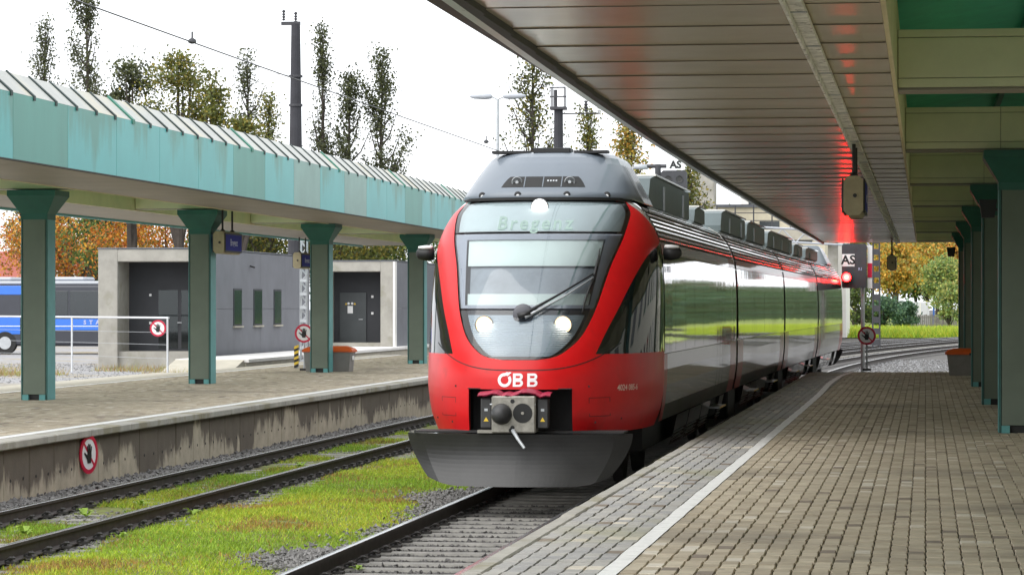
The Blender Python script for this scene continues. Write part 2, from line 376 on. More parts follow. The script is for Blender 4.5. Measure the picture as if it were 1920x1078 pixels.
def text_mesh(s, size, bold=0., spacing=1.):
    cu = bpy.data.curves.new('lettering', 'FONT'); cu.body = s; cu.size = size; cu.offset = bold; cu.align_x = 'CENTER'
    cu.align_y = 'CENTER'; cu.space_character = spacing; cu.resolution_u = 3
    ob = bpy.data.objects.new('lettering', cu)
    me = ob.to_mesh(); vs = [tuple(v.co) for v in me.vertices]; fs = [tuple(p.vertices) for p in me.polygons]
    ob.to_mesh_clear(); bpy.data.objects.remove(ob); bpy.data.curves.remove(cu)
    return vs, fs
def pwl(pts):
    """smooth (monotone cubic) interpolation through points"""
    xs = np.array([p[0] for p in pts], float); ys = np.array([p[1] for p in pts], float)
    h = np.diff(xs); d = np.diff(ys)/h; m = np.zeros(len(xs)); m[0] = d[0]; m[-1] = d[-1]
    for i in range(1, len(xs)-1):
        m[i] = 0 if d[i-1]*d[i] <= 0 else 2*d[i-1]*d[i]/(d[i-1]+d[i])
    def f(x):
        x = min(max(x, xs[0]), xs[-1]); i = min(int(np.searchsorted(xs, x, side='right'))-1, len(h)-1); i = max(i, 0)
        t = (x-xs[i])/h[i]
        return float((2*t**3-3*t*t+1)*ys[i]+(t**3-2*t*t+t)*h[i]*m[i]+(-2*t**3+3*t*t)*ys[i+1]+(t**3-t*t)*h[i]*m[i+1])
    return f

RAIL = -.64
def bend(Y):
    """the line swings to the right beyond the platform end"""
    d = 0.
    if Y > 50: d += (Y-50)**2/4300
    if Y > 98: d += (Y-98)**2/1300
    return d

# ------------------------------------------------------------------ ground
g = MB(); ys = [-60, 0, 40, 80, 120, 200, 400, 900]
g.add([(-900,-80,-.90),(900,-80,-.90),(900,1500,-.90),(-900,1500,-.90)], [(0,1,2,3)])
struct(g.build('ground', 'ballast_bed'))
g = MB().add([(-160,30,-.40),(-20.6,30,-.40),(-20.6,300,-.40),(-160,300,-.40)], [(0,1,2,3)])
struct(g.build('gravel_yard', 'pale_gravel'))
g = MB().add([(-20.6,30,-.40),(-20.6,300,-.40),(-20.6,300,-.9),(-20.6,30,-.9)], [(0,1,2,3)])
struct(g.build('yard_edge', 'pale_concrete'))
g = MB().box(-20.5,-18.35, 38, 76, -.9, -.13)
struct(g.build('concrete_path', 'pale_concrete'))
g = MB().add([(8,-60,-.86),(300,-60,-.86),(300,700,-.80),(11,700,-.80),(9,140,-.84)], [(0,1,2,3,4)])
struct(g.build('meadow', 'meadow'))
g = MB().add([(-3,77,-.86),(9,77,-.86),(9,92,-.86),(-1.2,92,-.86)], [(0,1,2,3)])
struct(g.build('gravel_patch', 'pale_gravel'))
g = MB().add([(-40,225,-.84),(60,225,-.84),(90,520,-.4),(-60,520,-.4)], [(0,1,2,3)])
struct(g.build('far_verge', 'meadow'))

# mossy verge between the two tracks: an uneven mound
rows = []
for y in np.arange(14, 64, .8):
    rows.append([(x, y, -.845+.05*math.exp(-((x+7.4)/.9)**2)+.015*math.sin(y*1.7+x*3)+.012*math.sin(y*.6+x*5)) for x in np.linspace(-8.75,-5.75,14)])
struct(MB().grid(rows).build('mossy_verge', 'moss', smooth=True))
rows = []
for y in np.arange(20, 70, .8):
    rows.append([(x, y, -.835+.012*math.sin(y*2.1+x*4)) for x in np.linspace(-10.25,-8.95,8)])
struct(MB().grid(rows).build('mossy_trackbed', 'moss', smooth=True))

# ------------------------------------------------------------------ railway tracks
def rail_prof():
    return [(-.07,-.17),(.07,-.17),(.07,-.16),(.012,-.14),(.010,-.045),(.034,-.035),(.034,-.004),(-.034,-.004),(-.034,-.035),(-.010,-.045),(-.012,-.14),(-.07,-.16)]
def track(label, cx, y0, y1, step, fx=lambda Y: 0., sleepers=(None,), clip_to=0, lit='rail_head', sl=2.5, slz=0.):
    T = thing('railway_track', label, 'track', (cx, y0, RAIL-.2))
    ysr = list(np.arange(y0, y1, step))+[y1]
    for s in (-1, 1):
        m = MB(); rows = []
        for Y in ysr: rows.append([(cx+s*.752+p[0]+fx(Y), Y, RAIL+p[1]) for p in rail_prof()+rail_prof()[:1]])
        m.grid(rows); r = m.build('rail', 'rust_rail', T)
        m = MB(); m.grid([[(cx+s*.752+x+fx(Y), Y, RAIL+z) for x, z in ((-.034,-.008),(-.030,-.001),(0,.001),(.030,-.001),(.034,-.008))] for Y in ysr])
        m.build('running_surface', lit, r)
    if sleepers[0] is not None:
        a, b = sleepers; m = MB()
        m.bbox(-sl/2, sl/2, -.125, .125, 0, .14, .02)
        proto = None; k = 0
        for Y in np.arange(a, b, .6):
            if proto is None:
                mm = MB(); mm.v = list(m.v); mm.f = list(m.f); mm.xf(lambda p: (p[0]+cx+fx(Y), p[1]+Y, p[2]+RAIL-.31+slz))
                proto = mm.build('sleeper', 'sleeper', T); base = Y
            else:
                o = proto.copy(); COL.objects.link(o); o.location = (proto.location.x+fx(Y)-fx(base), proto.location.y+Y-base, proto.location.z)
                o.rotation_euler = (0, 0, random.uniform(-.006, .006))
            k += 1
        # spring clips and bolts at every seat
        m = MB()
        for Y in np.arange(a, min(b, clip_to or b), .6):
            for s in (-1, 1):
                for q in (-1, 1):
                    x = cx+s*.752+q*.105+fx(Y)
                    m.box(x-.055, x+.055, Y-.06, Y+.06, RAIL-.17, RAIL-.145)
                    m.tube([(x, Y-.02, RAIL-.15), (x, Y-.02, RAIL-.10)], .018, 6)
                    m.tube([(x-q*.05, Y-.05, RAIL-.14), (x, Y-.06, RAIL-.11), (x+q*.03, Y, RAIL-.12), (x, Y+.06, RAIL-.11), (x-q*.05, Y+.05, RAIL-.14)], .011, 5)
        m.build('fastenings', 'iron', T, kind='stuff')
    return T
track('railway track under the red train, ribbed sleepers in front of its plough', -4.76, 12, 230, 6, bend, (14.4, 60), 40)
track('weed-grown track beside the stained platform wall, grass between its rails', -9.60, 14, 120, 6, lambda Y: bend(Y)*.5, (18, 62), 62, slz=-.022)
track('short track running behind the far side of the teal-roofed platform', -19.3, 78, 170, 6, lambda Y: 0., (78, 120), 0)
# station throat tracks beyond the platform end
for lab, x0, sl in (('nearest of the rail lines curving right beyond the platform end', -8.3, .050),
                    ('second rail line from the hand sign in the station throat', -12.6, .085),
                    ('farthest rail line before the green verge in the station throat', -17.5, .12)):
    def fx(Y, sl=sl): return sl*(Y-112)+(.5*bend(Y) if Y > 112 else 0)
    track(lab, x0, 112, 300, 12, fx, (112, 190), 0)

# ------------------------------------------------------------------ near (right-hand) platform
PEND = 73.5
P = thing('platform', 'block-paved platform with white safety line beside the train', 'platform', (1.2, 40, -.9))
m = MB().prism([(-20,-.9),(PEND,-.9),(92,-.9),(92,-.86),(PEND,-.016),(-20,-.016)], -2.775, 5.3, 'x'); m.build('slab', 'joint', P)
# kerb stones along the edge, each one metre
proto = None
for i, Y in enumerate(np.arange(11, PEND-.5, 1.0)):
    if proto is None:
        m = MB().bbox(-2.89,-2.765, Y+.004, Y+.996, -.16, .004, .012); proto = m.build('kerb_stone', 'kerb', P)
    else:
        o = proto.copy(); COL.objects.link(o); o.location.y = proto.location.y+(Y-11); o.location.z += random.uniform(-.004,.004); o.location.x += random.uniform(-.004,.004)
m = MB().box(-2.83,-2.78, -20, PEND, -.9, -.161); m.build('front_wall', 'concrete', P)
# pavers
PW, PL = .12, .24
def paver(m, x, y, j=1.):
    a, b = PW/2-.003, PL/2-.003; c = .0065; dz = rng.uniform(-.0025,.0025)*j; tx = rng.uniform(-.010,.010)*j; ty = rng.uniform(-.006,.006)*j
    vs = []
    for sx, sy in ((-1,-1),(1,-1),(1,1),(-1,1)): vs.append((x+sx*a, y+sy*b, -.018))
    for sx, sy in ((-1,-1),(1,-1),(1,1),(-1,1)):
        px, py = sx*(a-c), sy*(b-c); vs.append((x+px, y+py, dz+px*tx+py*ty))
    m.add(vs, [(4,5,6,7),(0,1,5,4),(1,2,6,5),(2,3,7,6),(3,0,4,7)])
near = []; mg, mbn = MB(), MB()
xs = np.arange(-2.758+PW/2, 5.2, PW)
for r_, y in enumerate(np.arange(17.52, PEND-.05, PL)):
    for x in xs:
        if x > .8+(y-18)*.05 and x > 5.1: continue
        xx = x+(.003 if r_ % 2 else -.003)+rng.normal()*.0008
        grey = x < -1.97
        if y < 19.9 and x < .55 and len(near) < 300: near.append((xx, y, grey))
        else: paver(mg if grey else mbn, xx, y)
mg.build('grey_pavers', 'paver_grey', P, kind='stuff'); mbn.build('brown_pavers', 'paver_brown', P, kind='stuff')
shared = {}
for xx, y, grey in near:
    k = (grey, rng.integers(0, 6))
    if k not in shared:
        mm = MB(); paver(mm, 0, 0); me = bpy.data.meshes.new('paver'); me.from_pydata(mm.v, [], mm.f); me.materials.append(MATS['paver_grey' if grey else 'paver_brown']); shared[k] = me
    link('paver', shared[k], (xx, y, 0), P)
# painted safety line, slightly wandering
m = MB(); rows = []
for Y in np.arange(12, 73.2, .5):
    d = .16*max(0, (Y-68)/5)**2-.07*math.exp(-((Y-63)/6)**2)
    e = .004*math.sin(Y*3.1)+.003*math.sin(Y*7.7)
    rows.append([(-2.03+d+e, Y, .0055), (-1.91+d+e*.5, Y, .0055)])
m.grid(rows); m.build('safety_line', 'white_paint', P)

# ------------------------------------------------------------------ far (left-hand) platform
Q = thing('platform', 'stained concrete platform under the teal canopy, opposite the train', 'platform', (-14.6, 55, -.9))
def lshift(Y): return .006*max(0, Y-60)*max(0, Y-60)*.02
m = MB(); 
m.prism([(20,-.9),(96,-.9),(96,-.02),(20,-.02)], -18.2, -11.36, 'x'); m.build('slab', 'joint', Q)
mb = pm('platform_top', (.29, .25, .20), .85, var=.16, scale=3, bump=.4, bscale=30, stretch=(1, .35, 1), col2=(.20, .17, .14), c2scale=.5)
mL = MB()
for r_, y in enumerate(np.arange(33.12, 95.9, PL)):
    for x in np.arange(-17.758+PW/2, -11.81, PW): paver(mL, x+(.0045 if r_ % 2 else -.0045), y)
mL.build('pavers', 'paver_brown', Q, kind='stuff')
for i, Y in enumerate(np.arange(24, 84, 2.0)):
    m = MB().bbox(-11.75,-11.18, Y+.004, Y+1.996, -.10, .006, .015)
    if i == 0: proto = m.build('edge_slab', 'kerb', Q)
    else:
        o = proto.copy(); COL.objects.link(o); o.location.y = proto.location.y+i*2.0
m = MB().box(-18.35,-17.75, 20, 96, -.10, .004); m.build('rear_edge', 'pale_concrete', Q)
m = MB().box(-11.66,-11.50, 20, 84, .0065, .011); m.build('safety_line', 'white_paint', Q)
m = MB().box(-17.62,-17.48, 20, 96, .001, .008); m.build('safety_line', 'white_paint', Q)
proto = None
for i in range(56):
    Y = 27.2+1.04*i
    if proto is None:
        m = MB().bbox(-11.36,-11.27, Y+.012, Y+1.028, -.95, -.10, .014); proto = m.build('wall_panel', 'wall_concrete', Q); b0 = Y
        hm = MB()
        for dy in (.26, .78): hm.lathe((-11.268, Y+dy, -.50), [(.020,0),(.020,.004)], 'x', 8)
        hp = hm.build('anchor_hole', 'black', proto)
    else:
        o = proto.copy(); COL.objects.link(o); o.location.y = proto.location.y+Y-b0; o.location.x += random.uniform(-.008,.006)
        h = hp.copy(); COL.objects.link(h); h.parent = o

# third platform far left with pale panel front
Z3 = thing('platform', 'low platform with pale panel front before the grey station sheds', 'platform', (-22, 100, -.9))
m = MB().prism([(86,-.42),(88,-.02),(150,-.02),(150,-.9),(86,-.9)], -23.2, -21.0, 'x'); m.build('slab', 'pale_concrete', Z3)
for i in range(26):
    Y = 88+i*1.2
    m = MB().bbox(-21.0,-20.93, Y+.006, Y+1.19, -.9, -.12, .01)
    if i == 0: pr3 = m.build('front_panel', 'pale_concrete', Z3)
    else:
        o = pr3.copy(); COL.objects.link(o); o.location.y = pr3.location.y+i*1.2
m = MB().box(-23.2,-20.85, 88, 150, -.10, .0); m.build('edge_slab', 'house_white', Z3)

# ------------------------------------------------------------------ canopies
def pillar(T, X, Y, H, faces='f', w=.48):
    """clad steel pillar: grey-green face panel between teal flanges, flared green capital"""
    h = w/2
    b = MB().box(X-h+.03, X+h-.03, Y-h+.03, Y+h-.03, 0.0, H); p = b.build('pillar', 'pillar_dark', T)
    for s in (-1, 1):
        m = MB().bbox(X+s*h-(.03 if s > 0 else 0), X+s*h+(.03 if s < 0 else 0), Y-h, Y+h, 0, H-.5, .006); m.build('flange', 'pillar_edge', p)
        m = MB().box(min(X+s*(h+.001), X+s*(h+.005)), max(X+s*(h+.001), X+s*(h+.005)), Y-h+.012, Y+h-.012, 0.004, H-.5); m.build('lit_side_panel', 'pillar_teal', p)  # brighter than the flanges: skylight on the side faces put into colour
        m = MB()
        m.bbox(X-h+.036, X+h-.036, Y+s*h-(.02 if s > 0 else 0)+(0), Y+s*h+(.02 if s < 0 else 0), .10, H-.5, .005)
        m.build('face_panel', 'pillar_face', p)
        m = MB()
        for q in (-1, 1):
            xa, xb = (X+q*.10, X+q*(h-.032)) if q > 0 else (X+q*(h-.032), X+q*.10)
            m.box(xa, xb, Y+s*h-.03, Y+s*h+.03, 0, .098)
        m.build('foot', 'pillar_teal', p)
    m = MB(); rows = []
    for hw, z in ((h+.006, H-.52), (h+.006, H-.42), (h+.20, H-.10), (h+.20, H-.002)):
        rows.append([(X-hw, Y-hw, z), (X+hw, Y-hw, z), (X+hw, Y+hw, z), (X-hw, Y+hw, z), (X-hw, Y-hw, z)])
    m.grid(rows); m.add([rows[0][k] for k in range(4)], [(3,2,1,0)]); m.add([rows[-1][k] for k in range(4)], [(0,1,2,3)])
    m.build('capital', 'capital_green', p)
    return p
SOF = 3.72
# ---- right-hand canopy
CR = thing('platform_canopy', 'large canopy over the paved platform, seen from underneath, olive beams on pillars', 'canopy', (1.23, 50, 0))
def redge(Y): return -3.34+.26*max(0, (50-Y)/31)**2*1.0
ends = [Y for Y in np.arange(16.6, 94.6, 1.5)]
for i, Y in enumerate(ends):
    x0, x1 = redge(Y), redge(Y+1.5); z = SOF+random.uniform(-.003,.003)
    m = MB().prism([(x0+.09, Y+.008), (-.30, Y+.008), (-.30, Y+1.492), (x1+.09, Y+1.492)], z, z+.03, 'z'); sp_ = m.build('soffit_panel', 'soffit', CR)
    MB().box(x0+.095, -.305, Y-.014, Y+.006, SOF-.007, SOF+.02).build('seam_strip', 'seam_brown', sp_)
    m = MB().box(-.30+.003, -.262-(.0 if i % 2 else .0), Y+.004, Y+1.496, SOF-.01, 4.55); m.build('cheek_panel', 'cream', CR)
    # edge: dark drip strip, pale gutter
    m = MB().prism([(x0+.085, Y), (x0+.085, Y+1.5), (x1+.02, Y+1.5), (x0+.02, Y)], SOF-.05, SOF+.05, 'z'); m.build('drip_strip', 'gutter_dark', CR)
    if i % 2 == 0:
        xb = redge(Y+3)
        m = MB(); sec = ((.015, .12), (.012, -.03), (-.12, .0), (-.19, .10), (-.19, .62), (.0, .66), (.015, .12))
        m.grid([[(e+a, yy, SOF+c) for a, c in sec] for e, yy in ((x0, Y+.006), (redge(Y+1.5), Y+1.5), (xb, Y+2.994))]); m.build('gutter', 'gutter_pale', CR)
m = MB().box(-3.4, -.31, 16.6, 94.6, SOF+.06, SOF+.09); m.build('soffit_backing', 'black', CR)
# roof: corrugated green underside, gable ridge over the pillars
for s in (-1, 1):
    m = MB(); rows = []
    for k in range(int((96-10)/.22)+1):
        Y = 10+k*.22; dz = .03 if k % 2 else 0
        xo = -3.5 if s < 0 else 5.96
        rows.append([(xo, Y, 4.42+dz), (1.23, Y, 5.25+dz), (1.23, Y, 5.35+dz), (xo, Y, 4.52+dz)])
    m.grid(rows); m.build('roof_sheet', 'roof_green', CR)
m = MB().box(1.19, 1.27, 10, 96, 5.10, 5.20); m.build('ridge_beam', 'rib_green', CR)
# right wing soffit (beyond the pillars)
m = MB().box(2.76, 5.8, 10, 95, SOF, SOF+.04); m.build('soffit_panel', 'soffit', CR)
m = MB().box(2.72, 2.757, 10, 95, SOF-.01, 4.6); m.build('cheek_panel', 'cream', CR)
m = MB().box(5.8, 5.9, 10, 95, SOF-.05, 4.5); m.build('gutter', 'fascia_teal', CR)
PY = [27.75+10.93*i-.24 for i in range(7)]
for i, Y in enumerate(PY):
    Y += .24
    if i > 0 and i < 6: pillar(CR, 1.21-.008*i, Y+.24, SOF)
    # beam: core with clad panels on the face
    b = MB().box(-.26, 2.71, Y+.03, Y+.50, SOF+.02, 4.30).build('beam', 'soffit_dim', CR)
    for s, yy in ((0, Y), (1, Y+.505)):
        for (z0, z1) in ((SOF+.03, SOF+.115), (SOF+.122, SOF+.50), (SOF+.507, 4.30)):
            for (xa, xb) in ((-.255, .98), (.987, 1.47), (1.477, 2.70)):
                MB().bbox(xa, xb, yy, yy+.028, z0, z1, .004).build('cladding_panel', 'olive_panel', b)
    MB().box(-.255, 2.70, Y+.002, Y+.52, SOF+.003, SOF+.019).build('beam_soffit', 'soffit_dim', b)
# end closure
MB().box(-3.3, 5.8, 94.62, 94.75, SOF-.01, 4.5).build('end_fascia', 'cream', CR)
# cable tray under the soffit
m = MB().box(-.90, -.80, 15, 94, SOF-.055, SOF-.022); t_ = m.build('cable_tray', 'tray', CR)
m = MB().box(-.925, -.904, 15, 94, SOF-.10, SOF-.022); m.build('tray_flange', 'tray', t_)
for k in range(30):
    Y = 17+k*2.6; MB().box(-.915, -.79, Y, Y+.05, SOF-.062, SOF-.056).build('tray_clip', 'galv', t_)

# ---- left-hand canopy
CL = thing('platform_canopy', 'long teal-fronted canopy with ribbed pale roof on the opposite platform', 'canopy', (-15.6, 55, 0))
def ledge(Y): return -12.38-.006*(Y-36)-.008*max(0, Y-66)
FT = 4.60
Ys = list(np.arange(33.1, 97, 2.62)); fm = ['fascia_teal']*3+['fascia_aged']+['fascia_teal']*2+['fascia_grey', 'fascia_teal']
pat = ['fascia_teal','fascia_teal','fascia_aged','fascia_teal','fascia_teal','fascia_teal','fascia_teal','fascia_aged','fascia_teal','fascia_grey','fascia_teal','fascia_grey','fascia_teal','fascia_teal','fascia_aged','fascia_teal']
for i, Y in enumerate(Ys):
    a, b = ledge(Y), ledge(Y+2.62)
    m = MB().add([(a,Y+.006,SOF-.03),(b,Y+2.614,SOF-.03),(b,Y+2.614,FT),(a,Y+.006,FT),(a-.05,Y+.006,SOF-.03),(b-.05,Y+2.614,SOF-.03),(b-.05,Y+2.614,FT),(a-.05,Y+.006,FT)],
                 [(0,1,2,3),(7,6,5,4),(0,4,5,1),(2,6,7,3),(1,5,6,2),(0,3,7,4)])
    m.build('fascia_panel', pat[i % len(pat)], CL)
    m = MB().add([(a+.004,Y,SOF-.045),(b+.004,Y+2.62,SOF-.045),(b+.004,Y+2.62,SOF-.032),(a+.004,Y,SOF-.032),(a-.10,Y,SOF-.045),(b-.10,Y+2.62,SOF-.045),(b-.10,Y+2.62,SOF-.032),(a-.10,Y,SOF-.032)],
                 [(0,1,2,3),(7,6,5,4),(0,4,5,1),(2,6,7,3)]); m.build('drip_strip', 'gutter_dark', CL)
for i in range(43):
    Y = 33+i*1.5
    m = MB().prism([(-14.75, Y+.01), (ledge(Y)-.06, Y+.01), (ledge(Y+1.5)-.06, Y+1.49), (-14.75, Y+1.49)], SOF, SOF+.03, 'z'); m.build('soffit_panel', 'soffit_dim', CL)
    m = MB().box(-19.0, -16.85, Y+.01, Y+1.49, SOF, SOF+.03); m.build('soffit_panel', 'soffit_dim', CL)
    m = MB().box(-16.845, -16.80, Y+.006, Y+1.494, SOF-.01, 4.3); m.build('cheek_panel', 'cream', CL)
m = MB().box(-14.80, -14.76, 33, 97, SOF-.01, 4.3); m.build('cheek_panel', 'cream', CL)
m = MB().box(-19.1, -19.0, 33, 97, SOF-.05, FT); m.build('rear_fascia', 'fascia_teal', CL)
RZ = 4.97; RW = .40
MB().box(-16.7, -14.81, 33, 97, 4.31, 4.36).build('recess_ceiling', 'roof_green', CL)
for i in range(61):
    Y = 33+i*1.05; a, b = ledge(Y), ledge(Y+1.05)
    m = MB().add([(a-.004,Y+.03,FT+.004),(b-.004,Y+1.02,FT+.004),(b-RW,Y+1.02,RZ),(a-RW,Y+.03,RZ),(a-.06,Y+.03,FT-.03),(b-.06,Y+1.02,FT-.03),(b-RW,Y+1.02,RZ-.06),(a-RW,Y+.03,RZ-.06)],
                 [(0,1,2,3),(7,6,5,4),(0,4,5,1),(2,6,7,3),(1,5,6,2),(0,3,7,4)]); m.build('roof_sheet', 'roof_sheet', CL)
    big = i % 8 == 3; w_ = .075 if big else .045; hh = .035 if big else .022
    m = MB().add([(a+.015,Y-w_,FT-.05),(a+.015,Y+w_,FT-.05),(a-RW,Y+w_,RZ-.05),(a-RW,Y-w_,RZ-.05),(a+.015,Y-w_,FT+.02),(a+.015,Y+w_,FT+.02),(a-RW,Y+w_,RZ+hh),(a-RW,Y-w_,RZ+hh)],
                 [(3,2,1,0),(4,5,6,7),(0,1,5,4),(1,2,6,5),(2,3,7,6),(3,0,4,7)]); m.build('roof_rib', 'rib_green' if big else 'rib_dark', CL)
m = MB().add([(ledge(33)-RW,33,RZ-.01),(ledge(97)-RW,97,RZ-.01),(-19.1,97,FT),(-19.1,33,FT)], [(0,1,2,3)]); m.build('rear_roof', 'roof_sheet', CL)
for X, Y in ((-15.65, 49.85), (-15.38, 60.6), (-15.03, 71.35), (-14.5, 82.2), (-14.0, 93)):
    pillar(CL, X, Y, SOF)
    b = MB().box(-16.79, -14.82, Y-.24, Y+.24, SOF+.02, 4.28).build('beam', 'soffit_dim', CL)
    MB().box(-16.785, -14.825, Y-.27, Y-.245, SOF+.03, 4.27).build('cladding_panel', 'olive_panel', b)

# ------------------------------------------------------------------ hanging station name signs (blue face, beige box, two rods)
def name_sign(label, X, Y, zt=3.26, L=1.55, top=SOF):
    T = thing('station_name_sign', label, 'sign', (X, Y, zt-.48), 'station name signs hung from the canopies')
    h = .48; w = .24
    sec = [(-w/2+.05, zt-h), (w/2-.05, zt-h), (w/2, zt-h+.06), (w/2, zt-.06), (w/2-.05, zt), (-w/2+.05, zt), (-w/2, zt-.06), (-w/2, zt-h+.06)]
    m = MB().prism([(X+a, b) for a, b in sec], Y-L/2, Y+L/2, 'y'); m.build('housing', 'sign_box', T)
    for s in (-1, 1):
        m = MB().bbox(min(X+s*w/2, X+s*(w/2+.02)), max(X+s*w/2, X+s*(w/2+.02)), Y-L/2+.02, Y+L/2-.02, zt-h+.03, zt-.03, .008); m.build('frame', 'gutter_dark', T)
        m = MB().box(min(X+s*(w/2+.021), X+s*(w/2+.024)), max(X+s*(w/2+.021), X+s*(w/2+.024)), Y-L/2+.07, Y+L/2-.07, zt-h+.07, zt-.07); f = m.build('face', 'sign_blue', T)
        vs, fs = text_mesh('Bregenz', .20, .004)
        m = MB().add([(X+s*(w/2+.028), Y+s*a, zt-h/2+b) for a, b, _ in vs], [q if s > 0 else q[::-1] for q in fs]); m.build('lettering', 'sign_text', f)
        m = MB().tube([(X, Y+s*L*.28, zt-.02), (X, Y+s*L*.28, top)], .022, 8); m.build('rod', 'gutter_dark', T)
        m = MB().lathe((X, Y+s*L*.28, zt), [(.06,0),(.05,.03),(.02,.05)], 'z', 10); m.build('rod_socket', 'gutter_dark', T)
    MB().disc((X+.02, Y-L/2-.02, zt-.24), .025, .021, 'y', 10).build('lock', 'gutter_dark', T)
    return T
name_sign('blue station name sign with beige end, nearer one under the teal canopy', -14.9, 60.9)
name_sign('blue station name sign by the lattice mast, farther one under the teal canopy', -18.6, 85.5)
name_sign('beige end of the hanging sign box lit red under the large soffit', -.87, 36.3)
name_sign('small distant sign box hanging at the far end of the large soffit', -1.05, 92.6)

# ------------------------------------------------------------------ prohibition hand signs
def hand_sign(label, loc, rz, r=.26, post=0., pr=.022, tilt=0.):
    T = thing('prohibition_sign', label, 'sign', (0,0,0), 'no entry hand signs')
    MB().disc((0,-.006,0), r, .012, 'y', 40).build('disc', 'sign_white', T)
    m = MB(); rows = []
    for k in range(41):
        a = 2*math.pi*k/40; rows.append([(q*math.cos(a), y, q*math.sin(a)) for q, y in ((r*.80,-.007),(r*.80,-.010),(r*1.02,-.010),(r*1.02,.008))])
    m.grid(rows); m.build('ring', 'sign_red', T)
    c = math.cos(R(45)); w = r*.07; e = r*.82
    m = MB().prism([(-e*c-w*c, e*c-w*c), (-e*c+w*c, e*c+w*c), (e*c+w*c, -e*c+w*c), (e*c-w*c, -e*c-w*c)], -.0095, -.008, 'y'); m.build('slash', 'sign_red', T)
    # black raised hand: palm and five spread fingers
    m = MB(); q = r*.62
    m.prism([(-.30*q,-.75*q),(.28*q,-.75*q),(.42*q,-.15*q),(.36*q,.18*q),(-.30*q,.18*q),(-.42*q,-.2*q)], -.0145, -.0105, 'y')
    for (x0, x1, L, w0) in ((-.24,-.36,.62,.085), (-.06,-.10,.78,.085), (.12,.15,.74,.085), (.30,.42,.56,.08)):
        z0 = .12*q; zt = z0+L*q
        m.prism([(x0*q-w0*q, z0), (x0*q+w0*q, z0), (x1*q+w0*q*.85, zt-.06*q), (x1*q, zt), (x1*q-w0*q*.85, zt-.06*q)], -.0145, -.0105, 'y')
    m.prism([(-.36*q,-.45*q),(-.34*q,-.12*q),(-.86*q,.20*q),(-.92*q,.08*q)], -.0145, -.0105, 'y')
    m.build('hand_symbol', 'black', T)
    MB().box(-.05, .05, .009, .03, -r*.6, r*.6).build('bracket', 'galv', T)
    if post:
        MB().tube([(0,.045,-post), (0,.045,r*.9)], pr, 10).build('post', 'galv', T)
        MB().box(-.10, .10, -.05, .15, -post, -post+.06).build('post_base', 'gutter_dark', T)
    place(T, loc, rz); T.rotation_euler.x = tilt
    return T
hand_sign('round hand sign fixed to the stained platform wall', (-11.21, 37.95, -.33), R(80), .26)
hand_sign('round hand sign on the thin rail before the shed door', (-21.85, 80.95, 1.02), R(0), .235)
hand_sign('round hand sign half hidden behind the pillar with the grit bin', (-15.82, 72.9, .96), R(0), .235, .96)
hand_sign('round hand sign on its own post at the paved platform end', (-1.49, 74.85, .90), R(-4), .23, .90)

# ------------------------------------------------------------------ grit bins with orange lids
def grit_bin(label, X, Y, w=1.22, d=.62, h=.52):
    T = thing('grit_bin', label, 'bin', (X, Y, 0), 'grey grit bins with orange lids')
    def ring(s, z): return [(X-w/2*s, Y-d/2*s, z), (X+w/2*s, Y-d/2*s, z), (X+w/2*s, Y+d/2*s, z), (X-w/2*s, Y+d/2*s, z), (X-w/2*s, Y-d/2*s, z)]
    m = MB().grid([ring(.90, 0), ring(.91, .03), ring(.985, h-.05), ring(1.0, h-.04), ring(1.0, h)]); m.add(ring(.90, 0)[:4], [(3,2,1,0)]); m.add(ring(1., h)[:4], [(0,1,2,3)])
    m.build('body', 'bin_grey', T)
    def lid(a, b, z): return [(X-w/2*a, Y-d/2*b, z), (X+w/2*a, Y-d/2*b, z), (X+w/2*a, Y+d/2*b, z), (X-w/2*a, Y+d/2*b, z), (X-w/2*a, Y-d/2*b, z)]
    m = MB().grid([lid(1.06, 1.08, h-.02), lid(1.07, 1.09, h+.02), lid(.98, .85, h+.075), lid(.72, .45, h+.13)]); m.add(lid(.72, .45, h+.13)[:4], [(0,1,2,3)]); m.add(lid(1.06, 1.08, h-.02)[:4], [(3,2,1,0)])
    m.build('lid', 'bin_orange', T)
    MB().box(X-.08, X+.08, Y-d/2*1.09-.02, Y-d/2*1.02, h-.03, h+.02).build('latch', 'black', T)
    MB().box(X+w/2-.008, X+w/2+.004, Y-.12, Y+.12, h-.22, h-.12).build('handle_recess', 'sign_white', T)
    return T
grit_bin('grey grit bin with orange lid behind a pillar of the teal canopy', -14.97, 72.05)
grit_bin('grey grit bin with orange lid at the paved platform end', 1.12, 70.3)

# striped warning post, lattice mast, fence on the left
T = thing('warning_post', 'short yellow and black striped post left of the grit bin', 'post', (-16.68, 75.9, 0))
for i in range(8):
    z = i*.072; m = MB().add([(-16.74,75.9,z),(-16.62,75.9,z+.05),(-16.62,75.9,z+.122),(-16.74,75.9,z+.072),(-16.74,75.93,z),(-16.62,75.93,z+.05),(-16.62,75.93,z+.122),(-16.74,75.93,z+.072)],
        [(0,1,2,3),(7,6,5,4),(0,4,5,1),(2,6,7,3),(1,5,6,2),(0,3,7,4)]); m.build('stripe', 'yellow' if i % 2 else 'black', T)
MB().box(-16.73, -16.63, 75.94, 75.98, 0, .60).build('post', 'galv', T)
T = thing('lattice_mast', 'grey steel lattice mast standing in front of the shed wall', 'mast', (-20.2, 93.1, -.4))
for sx in (-1, 1):
    for sy in (-1, 1): MB().tube([(-20.2+sx*.10, 93.1+sy*.10, -.4), (-20.2+sx*.10, 93.1+sy*.10, 4.6)], .022, 6).build('leg', 'galv', T)
m = MB()
